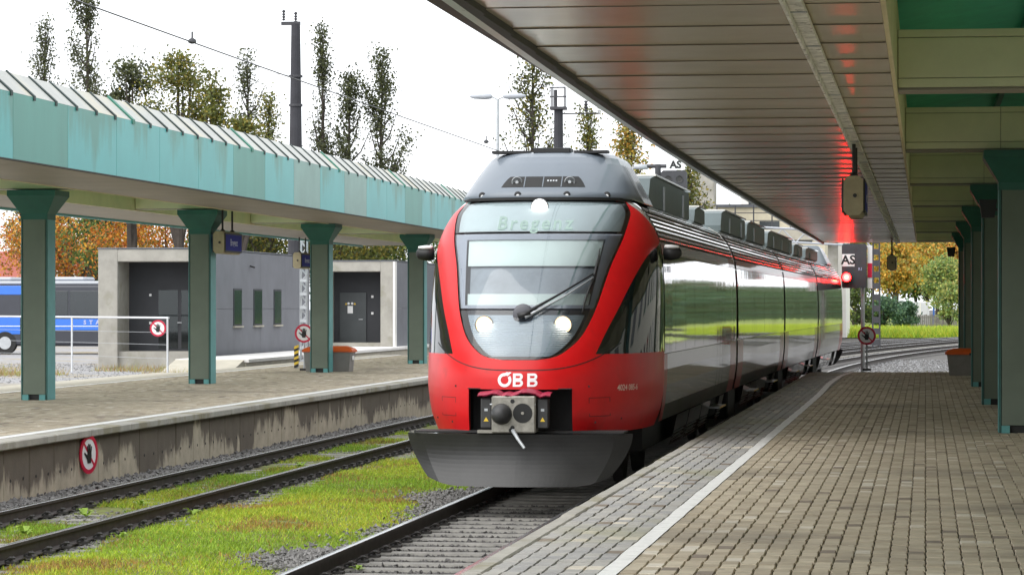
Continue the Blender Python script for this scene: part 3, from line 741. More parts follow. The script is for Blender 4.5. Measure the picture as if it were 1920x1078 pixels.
for k in range(11):
    z = -.2+k*.44; q = .10
    for sy in (-1, 1): m.tube([(-20.2-q, 93.1+sy*q, z), (-20.2+q, 93.1+sy*q, z+.22), (-20.2-q, 93.1+sy*q, z+.44)], .018, 5)
    m.box(-20.2-q-.02, -20.2+q+.02, 93.1-q-.02, 93.1-q+.02, z, z+.10)
m.build('bracing', 'galv', T)
MB().tube([(-19.75, 93.2, -.4), (-19.75, 93.2, 5)], .03, 8).build('conduit', 'sign_white', T)
T = thing('railing', 'thin pale tube railing with wire before the bus and shed', 'railing', (-24, 84, -.4))
for X, Y in ((-25.9, 85.9), (-21.5, 80.7), (-30.6, 91.4)): MB().tube([(X, Y, -.4), (X, Y, 1.34)], .03, 8).build('post', 'galv_pale', T)
MB().tube([(-30.6, 91.4, 1.32), (-25.9, 85.9, 1.32), (-21.45, 80.65, 1.32)], .028, 8).build('top_rail', 'galv_pale', T)
for z in (.15, .55, .9): MB().tube([(-30.6, 91.4, z), (-21.5, 80.7, z)], .005, 4).build('wire', 'galv', T)

# ------------------------------------------------------------------ station sheds on the left
def shed(label, x0, x1, y0, y1, ztop, jl, jr, windows, door, lit_edge=False):
    T = thing('station_shed', label, 'building', ((x0+x1)/2, y0, -.4))
    b = MB().box(x0+.02, x1-.02, y0+2.0, y1, -.4, ztop-.03); b.build('wall', 'render_grey', T)
    # side wall slabs with joints
    L = 4.0; n = int((y1-y0)/L)
    for k in range(n):
        for (za, zb) in ((-.4, 1.55), (1.56, ztop-.02)):
            MB().bbox(x1-.02, x1+.005, y0+.42+k*L, y0+.42+(k+1)*L-.012, za, zb, .004).build('wall_slab', 'render_grey', T)
    # portal frame at the end
    f = MB().bbox(x0, x0+jl, y0, y0+2.05, -.4, ztop, .02); f.build('portal_jamb', 'concrete', T)
    f = MB().bbox(x1-jr, x1, y0+.003, y0+2.05, -.4, ztop-.004, .02); f.build('portal_jamb', 'concrete', T)
    f = MB().bbox(x0+jl-.01, x1-jr+.01, y0+.006, y0+2.05, ztop-.42, ztop-.008, .02); f.build('portal_lintel', 'concrete', T)
    MB().box(x0+jl, x1-jr, y0+1.4, y0+1.46, -.1, ztop-.42).build('recess_wall', 'anthracite', T)
    MB().box(x0+jl, x1-jr, y0+.2, y0+1.4, -.4, .16).build('step', 'concrete', T)
    MB().box(x0-.02, x1+.02, y0-.02, y1, ztop, ztop+.04).build('roof', 'roof_slate', T)
    for (a, b_, za, zb) in windows:
        w = MB().box(x1+.006, x1+.03, a, b_, za, zb); w = w.build('window', 'anthracite', T)
        MB().box(x1+.031, x1+.036, a+.08, b_-.08, za+.06, zb-.06).build('pane', pm('pane_green', (.02, .05, .045), .1, spec=.8) if 'pane_green' not in MATS else 'pane_green', w)
        MB().bbox(x1+.006, x1+.09, a-.04, b_+.04, za-.06, za-.002, .006).build('sill', 'pale_concrete', w)
    xa, xb, zt, dmat = door; yd = y0+1.40
    d = MB().box(xa, xb, yd-.06, yd-.002, .16, zt).build('door', dmat, T)
    return T, d, yd
T, d, yd = shed('dark grey station shed with concrete portal, glass door and three slit windows', -26.97, -23.46, 92.4, 109.2, 3.53, .66, .45,
   [(96.7, 97.9, .97, 2.25), (99.7, 101.0, .97, 2.25), (102.9, 104.1, .97, 2.25)], (-25.35, -24.0, 2.25, 'anthracite'))
MB().box(-25.28, -24.62, yd-.075, yd-.062, .24, 2.18).build('pane', 'window_clear', d)
MB().box(-24.50, -24.05, yd-.075, yd-.062, .24, 2.18).build('pane', 'window_clear', d)
MB().tube([(-24.62, yd-.11, 1.10), (-24.48, yd-.11, 1.10)], .018, 8).build('door_handle', 'galv', d)
for z in (1.98, 1.05): MB().bbox(-25.62, -25.54, yd-.02, yd+.0, z, z+.08, .008).build('wall_switch', 'sign_white', T)
MB().tube([(-23.45, 99.2, 3.05), (-23.25, 99.0, 3.0)], .03, 8).build('wall_lamp', 'gutter_dark', T)
T, d, yd = shed('smaller grey shed with dark steel door and pale corner strip behind the grit bin', -24.6, -21.30, 115.0, 140, 3.46, .6, .50,
   [(126, 127.4, .97, 2.25)], (-23.75, -22.65, 2.2, 'door_grey'))
MB().box(-23.42, -23.20, yd-.065, yd-.061, 1.35, 1.65).build('notice', 'sign_white', d)
for x in (-23.38, -23.23): MB().disc((x, yd-.066, 1.75), .05, .004, 'y', 14).build('round_sticker', 'sign_white', d)
for x in (-23.48, -23.12): MB().prism([(x-.05, 1.70), (x+.05, 1.70), (x, 1.79)], yd-.066, yd-.062, 'y').build('triangle_sticker', 'yellow', d)
MB().tube([(-22.95, yd-.10, 1.10), (-22.78, yd-.10, 1.10)], .018, 8).build('door_handle', 'galv', d)
for z in (1.98, 1.3): MB().bbox(-22.45, -22.35, yd-.02, yd+.0, z, z+.10, .008).build('wall_switch', 'sign_white', T)
MB().box(-21.29, -21.20, 114.98, 115.4, -.1, 3.44).build('corner_strip', 'house_white', T)

# ------------------------------------------------------------------ blue town bus
BX, BY = -36.5, 118.5
T = thing('town_bus', 'blue and dark town bus parked behind the railing, partly behind the shed', 'bus', (BX, BY, -.4))
b = MB().bbox(BX-6.2, BX+6.0, BY, BY+2.5, -.05, 2.55, .10).build('body', 'bus_dark', T)
MB().bbox(BX-6.2, BX+6.02, BY-.012, BY+2.5, .62, 1.10, .01).build('blue_band', 'bus_blue', b)
MB().box(BX-6.2, BX+6.02, BY-.020, BY-.013, .78, .81).build('trim_line', 'sign_white', b)
MB().bbox(BX-6.1, BX-1.2, BY-.018, BY+.1, 2.12, 2.50, .02).build('blue_roof_band', 'bus_blue', b)
MB().bbox(BX-6.2, BX+6.0, BY+.05, BY+2.45, 2.55, 2.70, .05).build('roof', 'bus_white', T)
for a, c in ((-5.5, -2.0), (-.4, 1.2), (2.3, 4.6)): MB().bbox(BX+a, BX+c, BY+.4, BY+2.0, 2.70, 2.88, .07).build('roof_unit', 'bus_white', T)
for k, (a, c) in enumerate(((-6.0, -4.3), (-1.0, .6), (.68, 2.3), (2.38, 4.0), (4.08, 5.8))): MB().bbox(BX+a, BX+c, BY-.015, BY+.05, 1.25, 2.28, .01).build('window', 'bus_glass', T)
for a in (-4.2, -1.5): 
    d = MB().bbox(BX+a, BX+a+1.3, BY-.02, BY+.05, .02, 2.10, .01).build('door', 'bus_glass', T)
    MB().box(BX+a+.63, BX+a+.67, BY-.03, BY-.021, .05, 2.08).build('door_seal', 'black', d)
    MB().box(BX+a+.2, BX+a+.5, BY-.028, BY-.021, .7, .95).build('door_notice', 'yellow', d)
MB().bbox(BX-2.55, BX-1.25, BY-.016, BY+.02, .45, 1.2, .01).build('blue_panel', 'bus_blue', T)
for a in (-2.15, 5.2): 
    w = MB().disc((BX+a, BY-.03, .08), .48, .26, 'y', 24).build('wheel', 'rubber', T)
    MB().disc((BX+a, BY-.045, .08), .27, .02, 'y', 18).build('rim', 'galv', w)
vs, fs = text_mesh('S T A D T B U S', .24, .010, 1.3)
MB().add([(BX+2.35+a, BY-.026, .95+b_) for a, b_, _ in vs], fs).build('lettering', 'sign_text', T)
# red house with white dormer behind the bus
T = thing('house', 'red-roofed house with white dormer window behind the bus', 'house', (-62, 186, -.4))
MB().box(-75, -56.5, 188, 200, -.4, 2.3).build('wall', 'house_red', T)
r = MB().prism([(187.4, 2.3), (200.6, 2.3), (194, 5.4)], -76, -56, 'x').build('roof', 'house_red', T)
d = MB().prism([(-59.6, 2.9), (-57.0, 2.9), (-57.0, 3.75), (-58.3, 4.2), (-59.6, 3.75)], 187.6, 192, 'y').build('dormer', 'house_white', T)
for k in range(3): MB().box(-59.1+k*.6, -58.65+k*.6, 187.54, 187.59, 3.1, 3.6).build('pane', 'bus_glass', d)

# ------------------------------------------------------------------ masts, lamps, wires
def insul(m, p, h=.55):
    m.lathe(p, [(.03,0),(.09,.06),(.03,.10),(.09,.18),(.03,.22),(.09,.30),(.03,.34),(.09,.42),(.03,h)], 'z', 10)
T = thing('catenary_mast', 'tall dark tapered mast with two insulators behind the teal canopy', 'mast', (-28, 127.3, -.4))
MB().tube([(-28, 127.3, -.4), (-28, 127.3, 14.3)], [.42, .20], 14).build('pole', 'mast_concrete', T)
m = MB(); insul(m, (-28, 127.3, 14.35), .5); m.build('insulator', 'mast_dark', T)
m = MB(); insul(m, (-28.55, 127.3, 14.45), .5); m.build('insulator', 'mast_dark', T)
MB().box(-28.65, -27.8, 127.2, 127.4, 14.25, 14.4).build('cross_arm', 'mast_dark', T)
for z in (10.6, 11.9): MB().disc((-28, 127.3, z), .31, .10, 'z', 14).build('clamp', 'mast_dark', T)
T = thing('catenary_mast', 'dark concrete mast with platform top and side arm behind the train roof', 'mast', (-13.8, 109.1, -.8))
MB().tube([(-13.8, 109.1, -.8), (-13.8, 109.1, 9.1)], [.24, .17], 12).build('pole', 'mast_concrete', T)
m = MB().box(-14.1, -13.5, 108.8, 109.4, 9.1, 9.2)
for x in (-14.05, -13.55):
    for y in (108.85, 109.35): m.tube([(x, y, 9.2), (x, y, 9.95)], .025, 6)
m.box(-14.1, -13.5, 108.8, 108.83, 9.55, 9.6); m.box(-14.1, -13.5, 108.8, 108.83, 9.9, 9.95); m.tube([(-13.9, 109, 9.2), (-13.9, 109, 9.85)], .07, 8)
m.build('cage', 'mast_dark', T)
MB().tube([(-13.7, 109.1, 9.45-.5), (-12.2, 109.1, 9.45-.5)], .03, 6).build('arm', 'mast_dark', T)
m = MB(); insul(m, (-12.75, 109.1, 9.0), .42); m.build('insulator', 'mast_dark', T)
m = MB(); insul(m, (-12.25, 109.1, 9.0), .32); m.build('insulator', 'sign_white', T)
MB().prism([(-14.4, 8.45-.9), (-13.6, 8.35-.9), (-12.9, 8.05-.9), (-12.9, 8.0-.9), (-14.4, 8.38-.9)], 109.0, 109.2, 'y').build('bracket', 'mast_dark', T)
T = thing('street_lamp', 'double-headed white street lamp on slim pole above the train', 'lamp', (-16.83, 113.8, -.4))
MB().tube([(-16.83, 113.8, -.4), (-16.83, 113.8, 9.85)], [.10, .06], 10).build('pole', 'galv', T)
for s in (-1, 1):
    h = MB().lathe((-16.83+s*.20, 113.8, 9.98), [(.01,0),(.10,s*.06),(.13,s*.3),(.10,s*.75),(.04,s*.92)], 'x', 14).build('lamp_head', 'bus_white', T, smooth=True)
MB().tube([(-17.05, 113.8, 9.95), (-16.83, 113.8, 9.85), (-16.61, 113.8, 9.95)], .03, 8).build('bracket', 'galv', T)
T = thing('catenary_mast', 'dark lattice mast before the autumn trees at the platform end', 'mast', (-2.0, 165, -.8))
for sx in (-1, 1):
    for sy in (-1, 1): MB().tube([(-2.75+sx*.2, 165+sy*.2, -.8), (-2.75+sx*.15, 165+sy*.15, 11)], .05, 6).build('leg', 'mast_dark', T)
for k in range(18):
    z = -.6+k*.64; MB().box(-2.97, -2.53, 164.78, 164.82, z, z+.34).build('batten', 'mast_dark', T)
# overhead wires
def wire(label, pts, r=.012, droppers=()):
    T = MB().tube(pts, r, 5).build('overhead_wire', 'wire', None); tag(T, label, 'wire', 'overhead line wires')
    for p in droppers:
        m = MB().lathe(p, [(.012,.14),(.012,.06),(.05,.035),(.06,.0),(.02,-.02)], 'z', 10); m.build('fitting', 'mast_dark', T)
    return T
wire('overhead wire crossing the white sky over the left track', [(-9.45, -30, 5.12), (-9.5, 40, 5.12), (-9.45, 75, 5.14), (-9.1, 140, 5.2)], .010, [(-9.5, 36.9, 5.12), (-9.3, 61.2, 5.16), (-9.2, 76, 5.15)])
wire('lower overhead wire above the train, mirrored in its windscreen', [(-4.8, -40, 5.12), (-4.8, 20, 5.12), (-4.7, 80, 5.14), (-3.0, 140, 5.2)], .012)
wire('upper overhead wire above the train', [(-4.9, -40, 6.5), (-4.8, 0, 5.9), (-4.8, 40, 6.5), (-4.7, 80, 6.2), (-3.0, 140, 6.5)], .012)
wire('faint cable from the tall dark mast over the teal canopy', [(-45, 60, 11.2), (-28, 127.3, 11.95), (-14, 170, 11)], .009)

# ------------------------------------------------------------------ light signals
def signal_board(label, X, Y, z0, z1, w, lamp, tx, post_to):
    T = thing('light_signal', label, 'signal', (X, Y, post_to))
    b = MB().prism([(X-w/2+.04, z0), (X+w/2-.04, z0), (X+w/2, z0+.04), (X+w/2, z1-.06), (X+w/2-.06, z1), (X-w/2+.06, z1), (X-w/2, z1-.06), (X-w/2, z0+.04)], Y, Y+.16, 'y').build('board', 'mast_dark', T)
    pw, ph = tx[2], tx[3]
    pl = MB().box(tx[0]-pw/2, tx[0]+pw/2, Y-.012, Y-.002, tx[1]-ph/2, tx[1]+ph/2).build('letter_plate', 'sign_white', T)
    vs, fs = text_mesh('AS', ph*1.0, .012); MB().add([(tx[0]+a, Y-.015, tx[1]+b_) for a, b_, _ in vs], fs).build('lettering', 'black', pl)
    return T
T = signal_board('dark signal with AS plate and burning red lamp at the soffit end', -2.38, 98.6, 2.26, 3.76, .84, None, (-2.58, 3.20, .42, .42), -.8)
MB().tube([(-2.1, 98.85, -.8), (-2.1, 98.85, 3.6)], .07, 10).build('post', 'galv', T)
MB().box(-1.94, -1.78, 98.7, 98.75, 2.25, 3.7).build('back_board', 'sign_white', T)
MB().box(-1.935, -1.785, 98.68, 98.70, 2.62, 3.10).build('red_field', 'sign_red', T)
vs, fs = text_mesh('R1', .13, .004); MB().add([(-2.18+a, 98.59, 2.90+b_) for a, b_, _ in vs], fs).build('lettering', 'sign_text', T)
l = MB().disc((-2.64, 98.56, 2.63), .17, .035, 'y', 24).build('lamp_housing', 'sign_red', T)
MB().lathe((-2.64, 98.555, 2.63), [(.145,0),(.12,-.03),(.05,-.05)], 'y', 24).build('lamp_lens', 'signal_red', l)
MB().lathe((-2.64, 98.50, 2.63), [(.075,0),(.05,-.01)], 'y', 20).build('lamp_core', 'signal_core', l)
MB().lathe((-2.64, 98.56, 2.63), [(.185,0),(.185,-.14),(.175,-.14),(.175,0)], 'y', 24).build('hood', 'mast_dark', l)
T = signal_board('dark unlit signal with AS plate on a bracket above the train', -6.47, 75.0, 4.10, 5.18, .68, None, (-6.42, 5.32, .48, .26), -.8)
for x, z in ((-6.62, 4.95), (-6.32, 4.95), (-6.32, 4.68), (-6.62, 4.5)):
    MB().lathe((x, 74.998, z), [(.09,0),(.09,-.02),(.06,-.005)], 'y', 16).build('dark_lens', 'gutter_dark', T)
MB().tube([(-6.9, 75.2, -.8), (-6.9, 75.2, 5.35)], .08, 10).build('post', 'mast_dark', T)
MB().tube([(-7.3, 75.2, 5.30), (-6.3, 75.2, 5.30)], .05, 8).build('arm', 'mast_dark', T)
MB().lathe((-7.35, 75.1, 5.22), [(.02,.14),(.16,.12),(.20,.0),(.02,.01)], 'z', 16).build('lamp_shade', 'bus_white', T, smooth=True)
for a, b_ in (((-6.85,75.2,4.2),(-6.45,75.2,5.1)), ((-6.95,75.2,5.2),(-6.6,75.2,4.7))): MB().tube([a, b_], .02, 6).build('stay', 'galv', T)

# small loudspeakers on the pillars
def speaker(label, X, Y, z, s=1.):
    T = thing('loudspeaker', label, 'speaker', (X, Y, z), 'black pillar loudspeakers')
    MB().prism([(X-.09*s, z), (X+.09*s, z), (X+.13*s, z+.26*s), (X-.13*s, z+.26*s)], Y-.10, Y+.10, 'y').build('cabinet', 'black', T)
    MB().box(X-.02, X+.16, Y+.10, Y+.16, z+.10*s, z+.14*s).build('bracket', 'gutter_dark', T)
speaker('black loudspeaker beside the capital of the second pillar', .90, 42.5, 2.95)
speaker('tiny black loudspeaker hanging by the farthest pillar', .72, 82.4, 3.05)

# ------------------------------------------------------------------ the red train
TX, TY = -4.76, 33.83
def tr(p):
    Y = TY+p[1]; return (TX+p[0]+max(0, Y-50)**2/4300, Y, RAIL+p[2])
TRAIN = thing('train', 'red-fronted regional train with grey roof pod standing at the platform', 'train', (TX, TY, RAIL))
y0f = pwl([(.5,.10),(.8,.03),(1.05,0),(1.44,.02),(1.7,.10),(2.0,.28),(2.27,.48),(2.7,.88),(3.15,1.36),(3.4,1.68),(3.66,2.12),(3.8,2.5)])
whf = pwl([(.5,1.22),(.8,1.33),(1.05,1.42),(1.4,1.4625),(2.3,1.4625),(2.6,1.454),(2.8,1.444),(3.05,1.42),(3.25,1.36),(3.45,1.255),(3.62,1.10),(3.72,.92),(3.79,.6)])
NE, YE = 2.35, 3.0
def Sx(t, z, off=0., flip=False):
    s = 1 if t >= 0 else -1; t = abs(t); y0 = y0f(z); w = whf(z)-off
    st, ct = max(math.sin(t), 0), max(math.cos(t), 0)
    x = s*w*st**(2/NE); y = y0+off+(YE-y0-off)*(1-ct**(2/NE))
    return (x, y, z)
def t_x(x, z): w = whf(z); return math.asin(min(1, (max(0, x)/w))**(NE/2))
def t_y(y, z):
    y0 = y0f(z); q = max(0., min(1., 1-(y-y0)/(YE-y0))); return math.acos(q**(NE/2))
HALF = math.pi/2
xg = pwl([(1.675,.20),(1.69,.33),(1.73,.46),(1.80,.56),(1.90,.66),(2.0,.725),(2.27,.83),(2.8,.955),(3.2,1.07),(3.45,1.10),(3.66,.99)])
def tg(z): return t_x(xg(z), z)
xo = pwl([(1.73,.86),(2.0,.96),(2.27,1.07),(2.6,1.19),(2.85,1.29),(3.0,1.36)])
def to(z):
    if z <= 1.73: return t_x(.86-(1.73-z)*1.2, z)
    if z < 3.0: return t_x(xo(z), z)
    if z < 3.12: return t_x(xo(3.0), 3.0)+(HALF-t_x(xo(3.0), 3.0))*(z-3.0)/.12
    if z < 3.24: return HALF
    a = (z-3.24)/.40
    return HALF-(HALF-tg(min(z, 3.64)))*min(1, a)**1.6
def patch(m, za, zb, ta, tb, nz, nt, off=0., flip=False, zs=None):
    rows = []
    for i in range(nz+1):
        z = za+(zb-za)*i/nz; a, b = ta(z), tb(z)
        rows.append([Sx(a+(b-a)*j/nt, z, off) for j in range(nt+1)])
    m.grid(rows)
def mirror(m):
    o = MB(); o.v = [(-p[0], p[1], p[2]) for p in m.v]; o.f = [q[::-1] for q in m.f]; return o
def tb(m, name, mat, parent=TRAIN, smooth=True, rear=False):
    if rear: m = MB().add([(-p[0], 66.87-p[1], p[2]) for p in m.v], m.f)
    m.xf(tr); return m.build(name, mat, parent, smooth)
HX, HZ0, HZ1 = .62, .80, 1.33
for rear in (False, True):
    kw = dict(rear=rear)
    N = (lambda n: n)
    # red lower fairing with the coupler opening left free
    m = MB(); patch(m, HZ1, 1.675, lambda z: -HALF, lambda z: HALF, 12, 72)
    q = MB(); patch(q, .80, HZ1, lambda z: t_x(HX, z), lambda z: HALF, 12, 34); m.add(q.v, q.f); q2 = mirror(q); m.add(q2.v, q2.f)
    q = MB(); patch(q, 1.675, 1.74, to, lambda z: HALF, 3, 20); m.add(q.v, q.f); q2 = mirror(q); m.add(q2.v, q2.f)
    fair = tb(m, 'nose_fairing', 'train_red', **kw)
    # red frame round the screen, running up as the pillars
    m = MB(); patch(m, 1.675, 3.64, tg, to, 90, 14); q2 = mirror(m); m.add(q2.v, q2.f)
    frame = tb(m, 'red_frame', 'train_red', **kw)
    # side cab glass
    for s in (1, -1):
        m = MB(); patch(m, 1.74, 3.10, to, lambda z: HALF, 50, 20)
        if s < 0: m = mirror(m)
        tb(m, 'cab_side_window', 'cab_glass', **kw)
        m = MB(); patch(m, 3.10, 3.64, lambda z: min(to(z)+.0, HALF), lambda z: HALF, 16, 8)
        if s < 0: m = mirror(m)
        tb(m, 'roof_shoulder', 'roof_white', **kw)
    m = MB(); patch(m, 3.64, 3.79, lambda z: -HALF, lambda z: HALF, 6, 40); tb(m, 'cab_roof', 'roof_grey', **kw)
    # backing so that seams read dark
    m = MB(); patch(m, 1.66, 3.66, lambda z: -tg(z), tg, 40, 30, .14); tb(m, 'screen_backing', 'wiper_base', **kw)
    # lower glass with lamps behind, windscreen, destination glass
    m = MB(); patch(m, 1.678, 2.262, lambda z: -tg(z)*.985, lambda z: tg(z)*.985, 40, 44, .012); tb(m, 'lamp_glass', 'windscreen_glass', **kw)
    m = MB(); patch(m, 1.715, 2.205, lambda z: -t_x(xg(z)-.075, z), lambda z: t_x(xg(z)-.075, z), 30, 40, .05); tb(m, 'lamp_panel', 'lamp_panel', **kw)
    m = MB(); patch(m, 2.282, 3.205, lambda z: -t_x(xg(z)-.012, z), lambda z: t_x(xg(z)-.012, z), 40, 48, .006); ws = tb(m, 'windscreen', 'windscreen_glass', **kw)
    cl = pwl([(2.30,.765),(3.15,.875)])
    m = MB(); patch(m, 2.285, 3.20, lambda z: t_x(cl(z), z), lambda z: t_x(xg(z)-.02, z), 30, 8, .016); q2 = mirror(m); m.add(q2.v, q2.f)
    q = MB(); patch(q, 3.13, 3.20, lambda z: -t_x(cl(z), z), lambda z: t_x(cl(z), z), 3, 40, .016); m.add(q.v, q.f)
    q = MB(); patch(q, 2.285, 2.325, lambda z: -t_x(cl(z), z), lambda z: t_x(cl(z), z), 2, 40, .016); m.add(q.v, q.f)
    tb(m, 'glare_glass_border', 'frit_glare', ws, **kw)
    m = MB(); patch(m, 2.80, 3.13, lambda z: -t_x(cl(z), z), lambda z: t_x(cl(z), z), 12, 40, .05); tb(m, 'sun_blind', 'blind', **kw)
    m = MB(); patch(m, 2.325, 2.46, lambda z: -t_x(cl(z), z), lambda z: t_x(cl(z), z), 6, 40, .06); tb(m, 'dashboard', 'blind', **kw)
    m = MB(); patch(m, 2.46, 2.80, lambda z: -t_x(cl(z), z), lambda z: t_x(cl(z), z), 10, 40, .10); tb(m, 'cab_interior', 'cab_inner', **kw)
    m = MB(); patch(m, 3.222, 3.63, lambda z: -t_x(xg(z)-.012, z), lambda z: t_x(xg(z)-.012, z), 24, 48, .006); tb(m, 'destination_glass', 'windscreen_glass', **kw)
    m = MB(); patch(m, 3.235, 3.615, lambda z: -t_x(xg(z)-.02, z), lambda z: t_x(xg(z)-.02, z), 16, 40, .05); dp = tb(m, 'display_panel', 'display', **kw)
    # seam arc across the lower red
    m = MB(); rows = []
    for k in range(81):
        x = -1.12+2.24*k/80; z = 1.555+.22*abs(x/1.0)**3.2
        r_ = []
        for dz in (-.006, .006):
            t = t_x(abs(x), z+dz)*(1 if x >= 0 else -1); p = Sx(t, z+dz, -.0025); r_.append(p)
        rows.append(r_)
    m.grid(rows); tb(m, 'seam', 'rubber', fair, **kw)
    # fixings and access flaps on the lower red shell
    for x, z in ((-.86,.93),(.86,.93),(-.80,1.36),(.80,1.36),(-1.12,.96),(1.12,.96)):
        p = Sx(t_x(abs(x), z)*(1 if x >= 0 else -1), z, -.002); tb(MB().disc((x, p[1]-.004, z), .013, .006, 'y', 10), 'fixing', 'rubber', fair, smooth=False, **kw)
    for sd_ in (-1, 1):
        for (xa, xb, za, zb) in ((.80,1.02,1.00,1.006),(.80,1.02,1.22,1.226),(.80,.806,1.00,1.226),(1.014,1.02,1.00,1.226)):
            m = MB(); m.grid([[Sx(sd_*t_x(xa+(xb-xa)*i/6, z), z, -.002) for i in range(7)] for z in (za, zb)]); tb(m, 'flap_gap', 'rubber', fair, smooth=False, **kw)
    # coupler recess
    m = MB(); rows = []
    m.box(-HX-.02, HX+.02, .55, .6, .55, 1.36); m.box(-HX-.05, -HX-.002, .32, .6, .55, HZ1); m.box(HX+.002, HX+.05, .32, .6, .55, HZ1); m.box(-HX, HX, .10, .6, HZ1+.002, HZ1+.012)
    tb(m, 'coupler_recess', 'under', smooth=False, **kw)
    m = MB()
    for s in (-1, 1): m.grid([[(s*(HX+.001), y0f(z)+.165+(.16)*k/3, z) if k else Sx(s*t_x(HX, z), z) for k in range(4)] for z in np.linspace(.80, HZ1, 8)])
    tb(m, 'opening_reveal', 'train_red', fair, smooth=False, **kw)
    # plough
    m = MB(); rows = []
    for k in range(41):
        u = -1+2*k/40; r_ = []
        for j in range(13):
            v = j/12; z = .81-.61*v*(1-.16*max(0, (abs(u)-.6)/.4)**2); hw = 1.345-.26*v**1.7
            x = u*hw; yy = -.22+.30*abs(u)**1.7-.13*v**1.6+.10*math.sin(math.pi*v)*.6
            if abs(u) > .85: yy += (abs(u)-.85)*.35
            r_.append((x, yy, z))
        rows.append(r_)
    m.grid(rows); back = [[(p[0], p[1]+.03, p[2]) for p in r_] for r_ in rows]; m.grid([r_[::-1] for r_ in back])
    m.grid([[a[0], b[0]] for a, b in zip(rows, back)]); m.grid([[a[-1], b[-1]] for a, b in zip(rows, back)])
    pl = tb(m, 'snow_plough', 'plough', smooth=False, **kw)
    m = MB().prism([(-1.25, .815), (1.25, .815), (1.25, .835), (-1.25, .835)], .02, .55, 'y'); tb(m, 'plough_mount', 'under', pl, smooth=False, **kw)

# headlights, top light, lettering
def on_nose(x, z, off): 
    p = Sx(t_x(abs(x), z)*(1 if x >= 0 else -1), z, off); return p
for x in (-.475, .475):
    p = on_nose(x, 2.09, .045)
    b = tb(MB().lathe((x, p[1], 2.09), [(.112,0),(.112,-.02),(.100,-.022),(.100,0)], 'y', 28), 'headlight', 'lamp_bezel')
    tb(MB().lathe((x, p[1]-.002, 2.09), [(.100,0),(.09,-.010),(.070,-.012)], 'y', 28), 'lamp', 'headlight', b)
    tb(MB().lathe((x, p[1]-.0145, 2.09), [(.070,0),(.055,-.008),(.03,-.012)], 'y', 28), 'lamp_centre', 'lamp_core', b)
p = on_nose(0, 3.545, .045)
b = tb(MB().lathe((0, p[1], 3.545), [(.11,0),(.11,-.02),(.098,-.03)], 'y', 28), 'top_headlight', 'lamp_bezel')
tb(MB().lathe((0, p[1]-.032, 3.545), [(.096,0),(.08,-.012),(.03,-.018)], 'y', 28), 'lamp', 'top_light', b)
def nose_text(s, size, x0, z0, bold, off, name, mat, parent, sp=1., italic=0.):
    vs, fs = text_mesh(s, size, bold, sp); m = MB()
    m.add([on_nose(x0+a+italic*b_, z0+b_, off) for a, b_, _ in vs], fs); return tb(m, name, mat, parent, False)
nose_text('Bregenz', .24, -.02, 3.335, .0025, .022, 'destination_lettering', 'led_green', dp, 1.25)
# logo: ring O with two slanted strokes, two bold B
m = MB()
def arcstrip(cx, cz, r0, r1, a0, a1, n=28):
    rows = []
    for k in range(n+1):
        a = R(a0+(a1-a0)*k/n); rows.append([on_nose(cx+r_*math.cos(a), cz+r_*math.sin(a), -.004) for r_ in (r0, r1)])
    m.grid(rows)
LZ = 1.445
arcstrip(-.165, LZ-.005, .048, .083, 78, 398)
for dx in (0, .032):
    q = [(-.185+dx, LZ+.058), (-.165+dx, LZ+.040), (-.115+dx, LZ+.084), (-.14+dx, LZ+.09)]
    m.add([on_nose(a, b_, -.005) for a, b_ in q], [(0,1,2,3)])
def bar(x0, x1, z0, z1, n=3): m.grid([[on_nose(x0+(x1-x0)*i/n, z, -.004) for i in range(n+1)] for z in (z0, z1)])
for cx in (-.045, .125):
    z0, z1 = LZ-.083, LZ+.075; w = .03
    bar(cx-.02, cx+.012, z0, z1)
    for (zc, rr) in ((z1-.040, .040), (z0+.043, .043)):
        bar(cx+.012, cx+.058, zc+rr-w, zc+rr, 3); bar(cx+.012, cx+.058, zc-rr, zc-rr+w*.8, 3)
        arcstrip(cx+.058, zc, rr-w, rr, -90, 90, 14)
tb(m, 'logo', 'sign_white', fair, False)
# running number on the flank of the nose
vs, fs = text_mesh('4024 085-6', .10, .002); m = MB()
def flank(a, z): 
    t = t_y(1.05+a, z); return Sx(t, z, -.004)
m.add([flank(a*1.15, 1.33+b_) for a, b_, _ in vs], fs); tb(m, 'running_number', 'number_paint', fair, False)

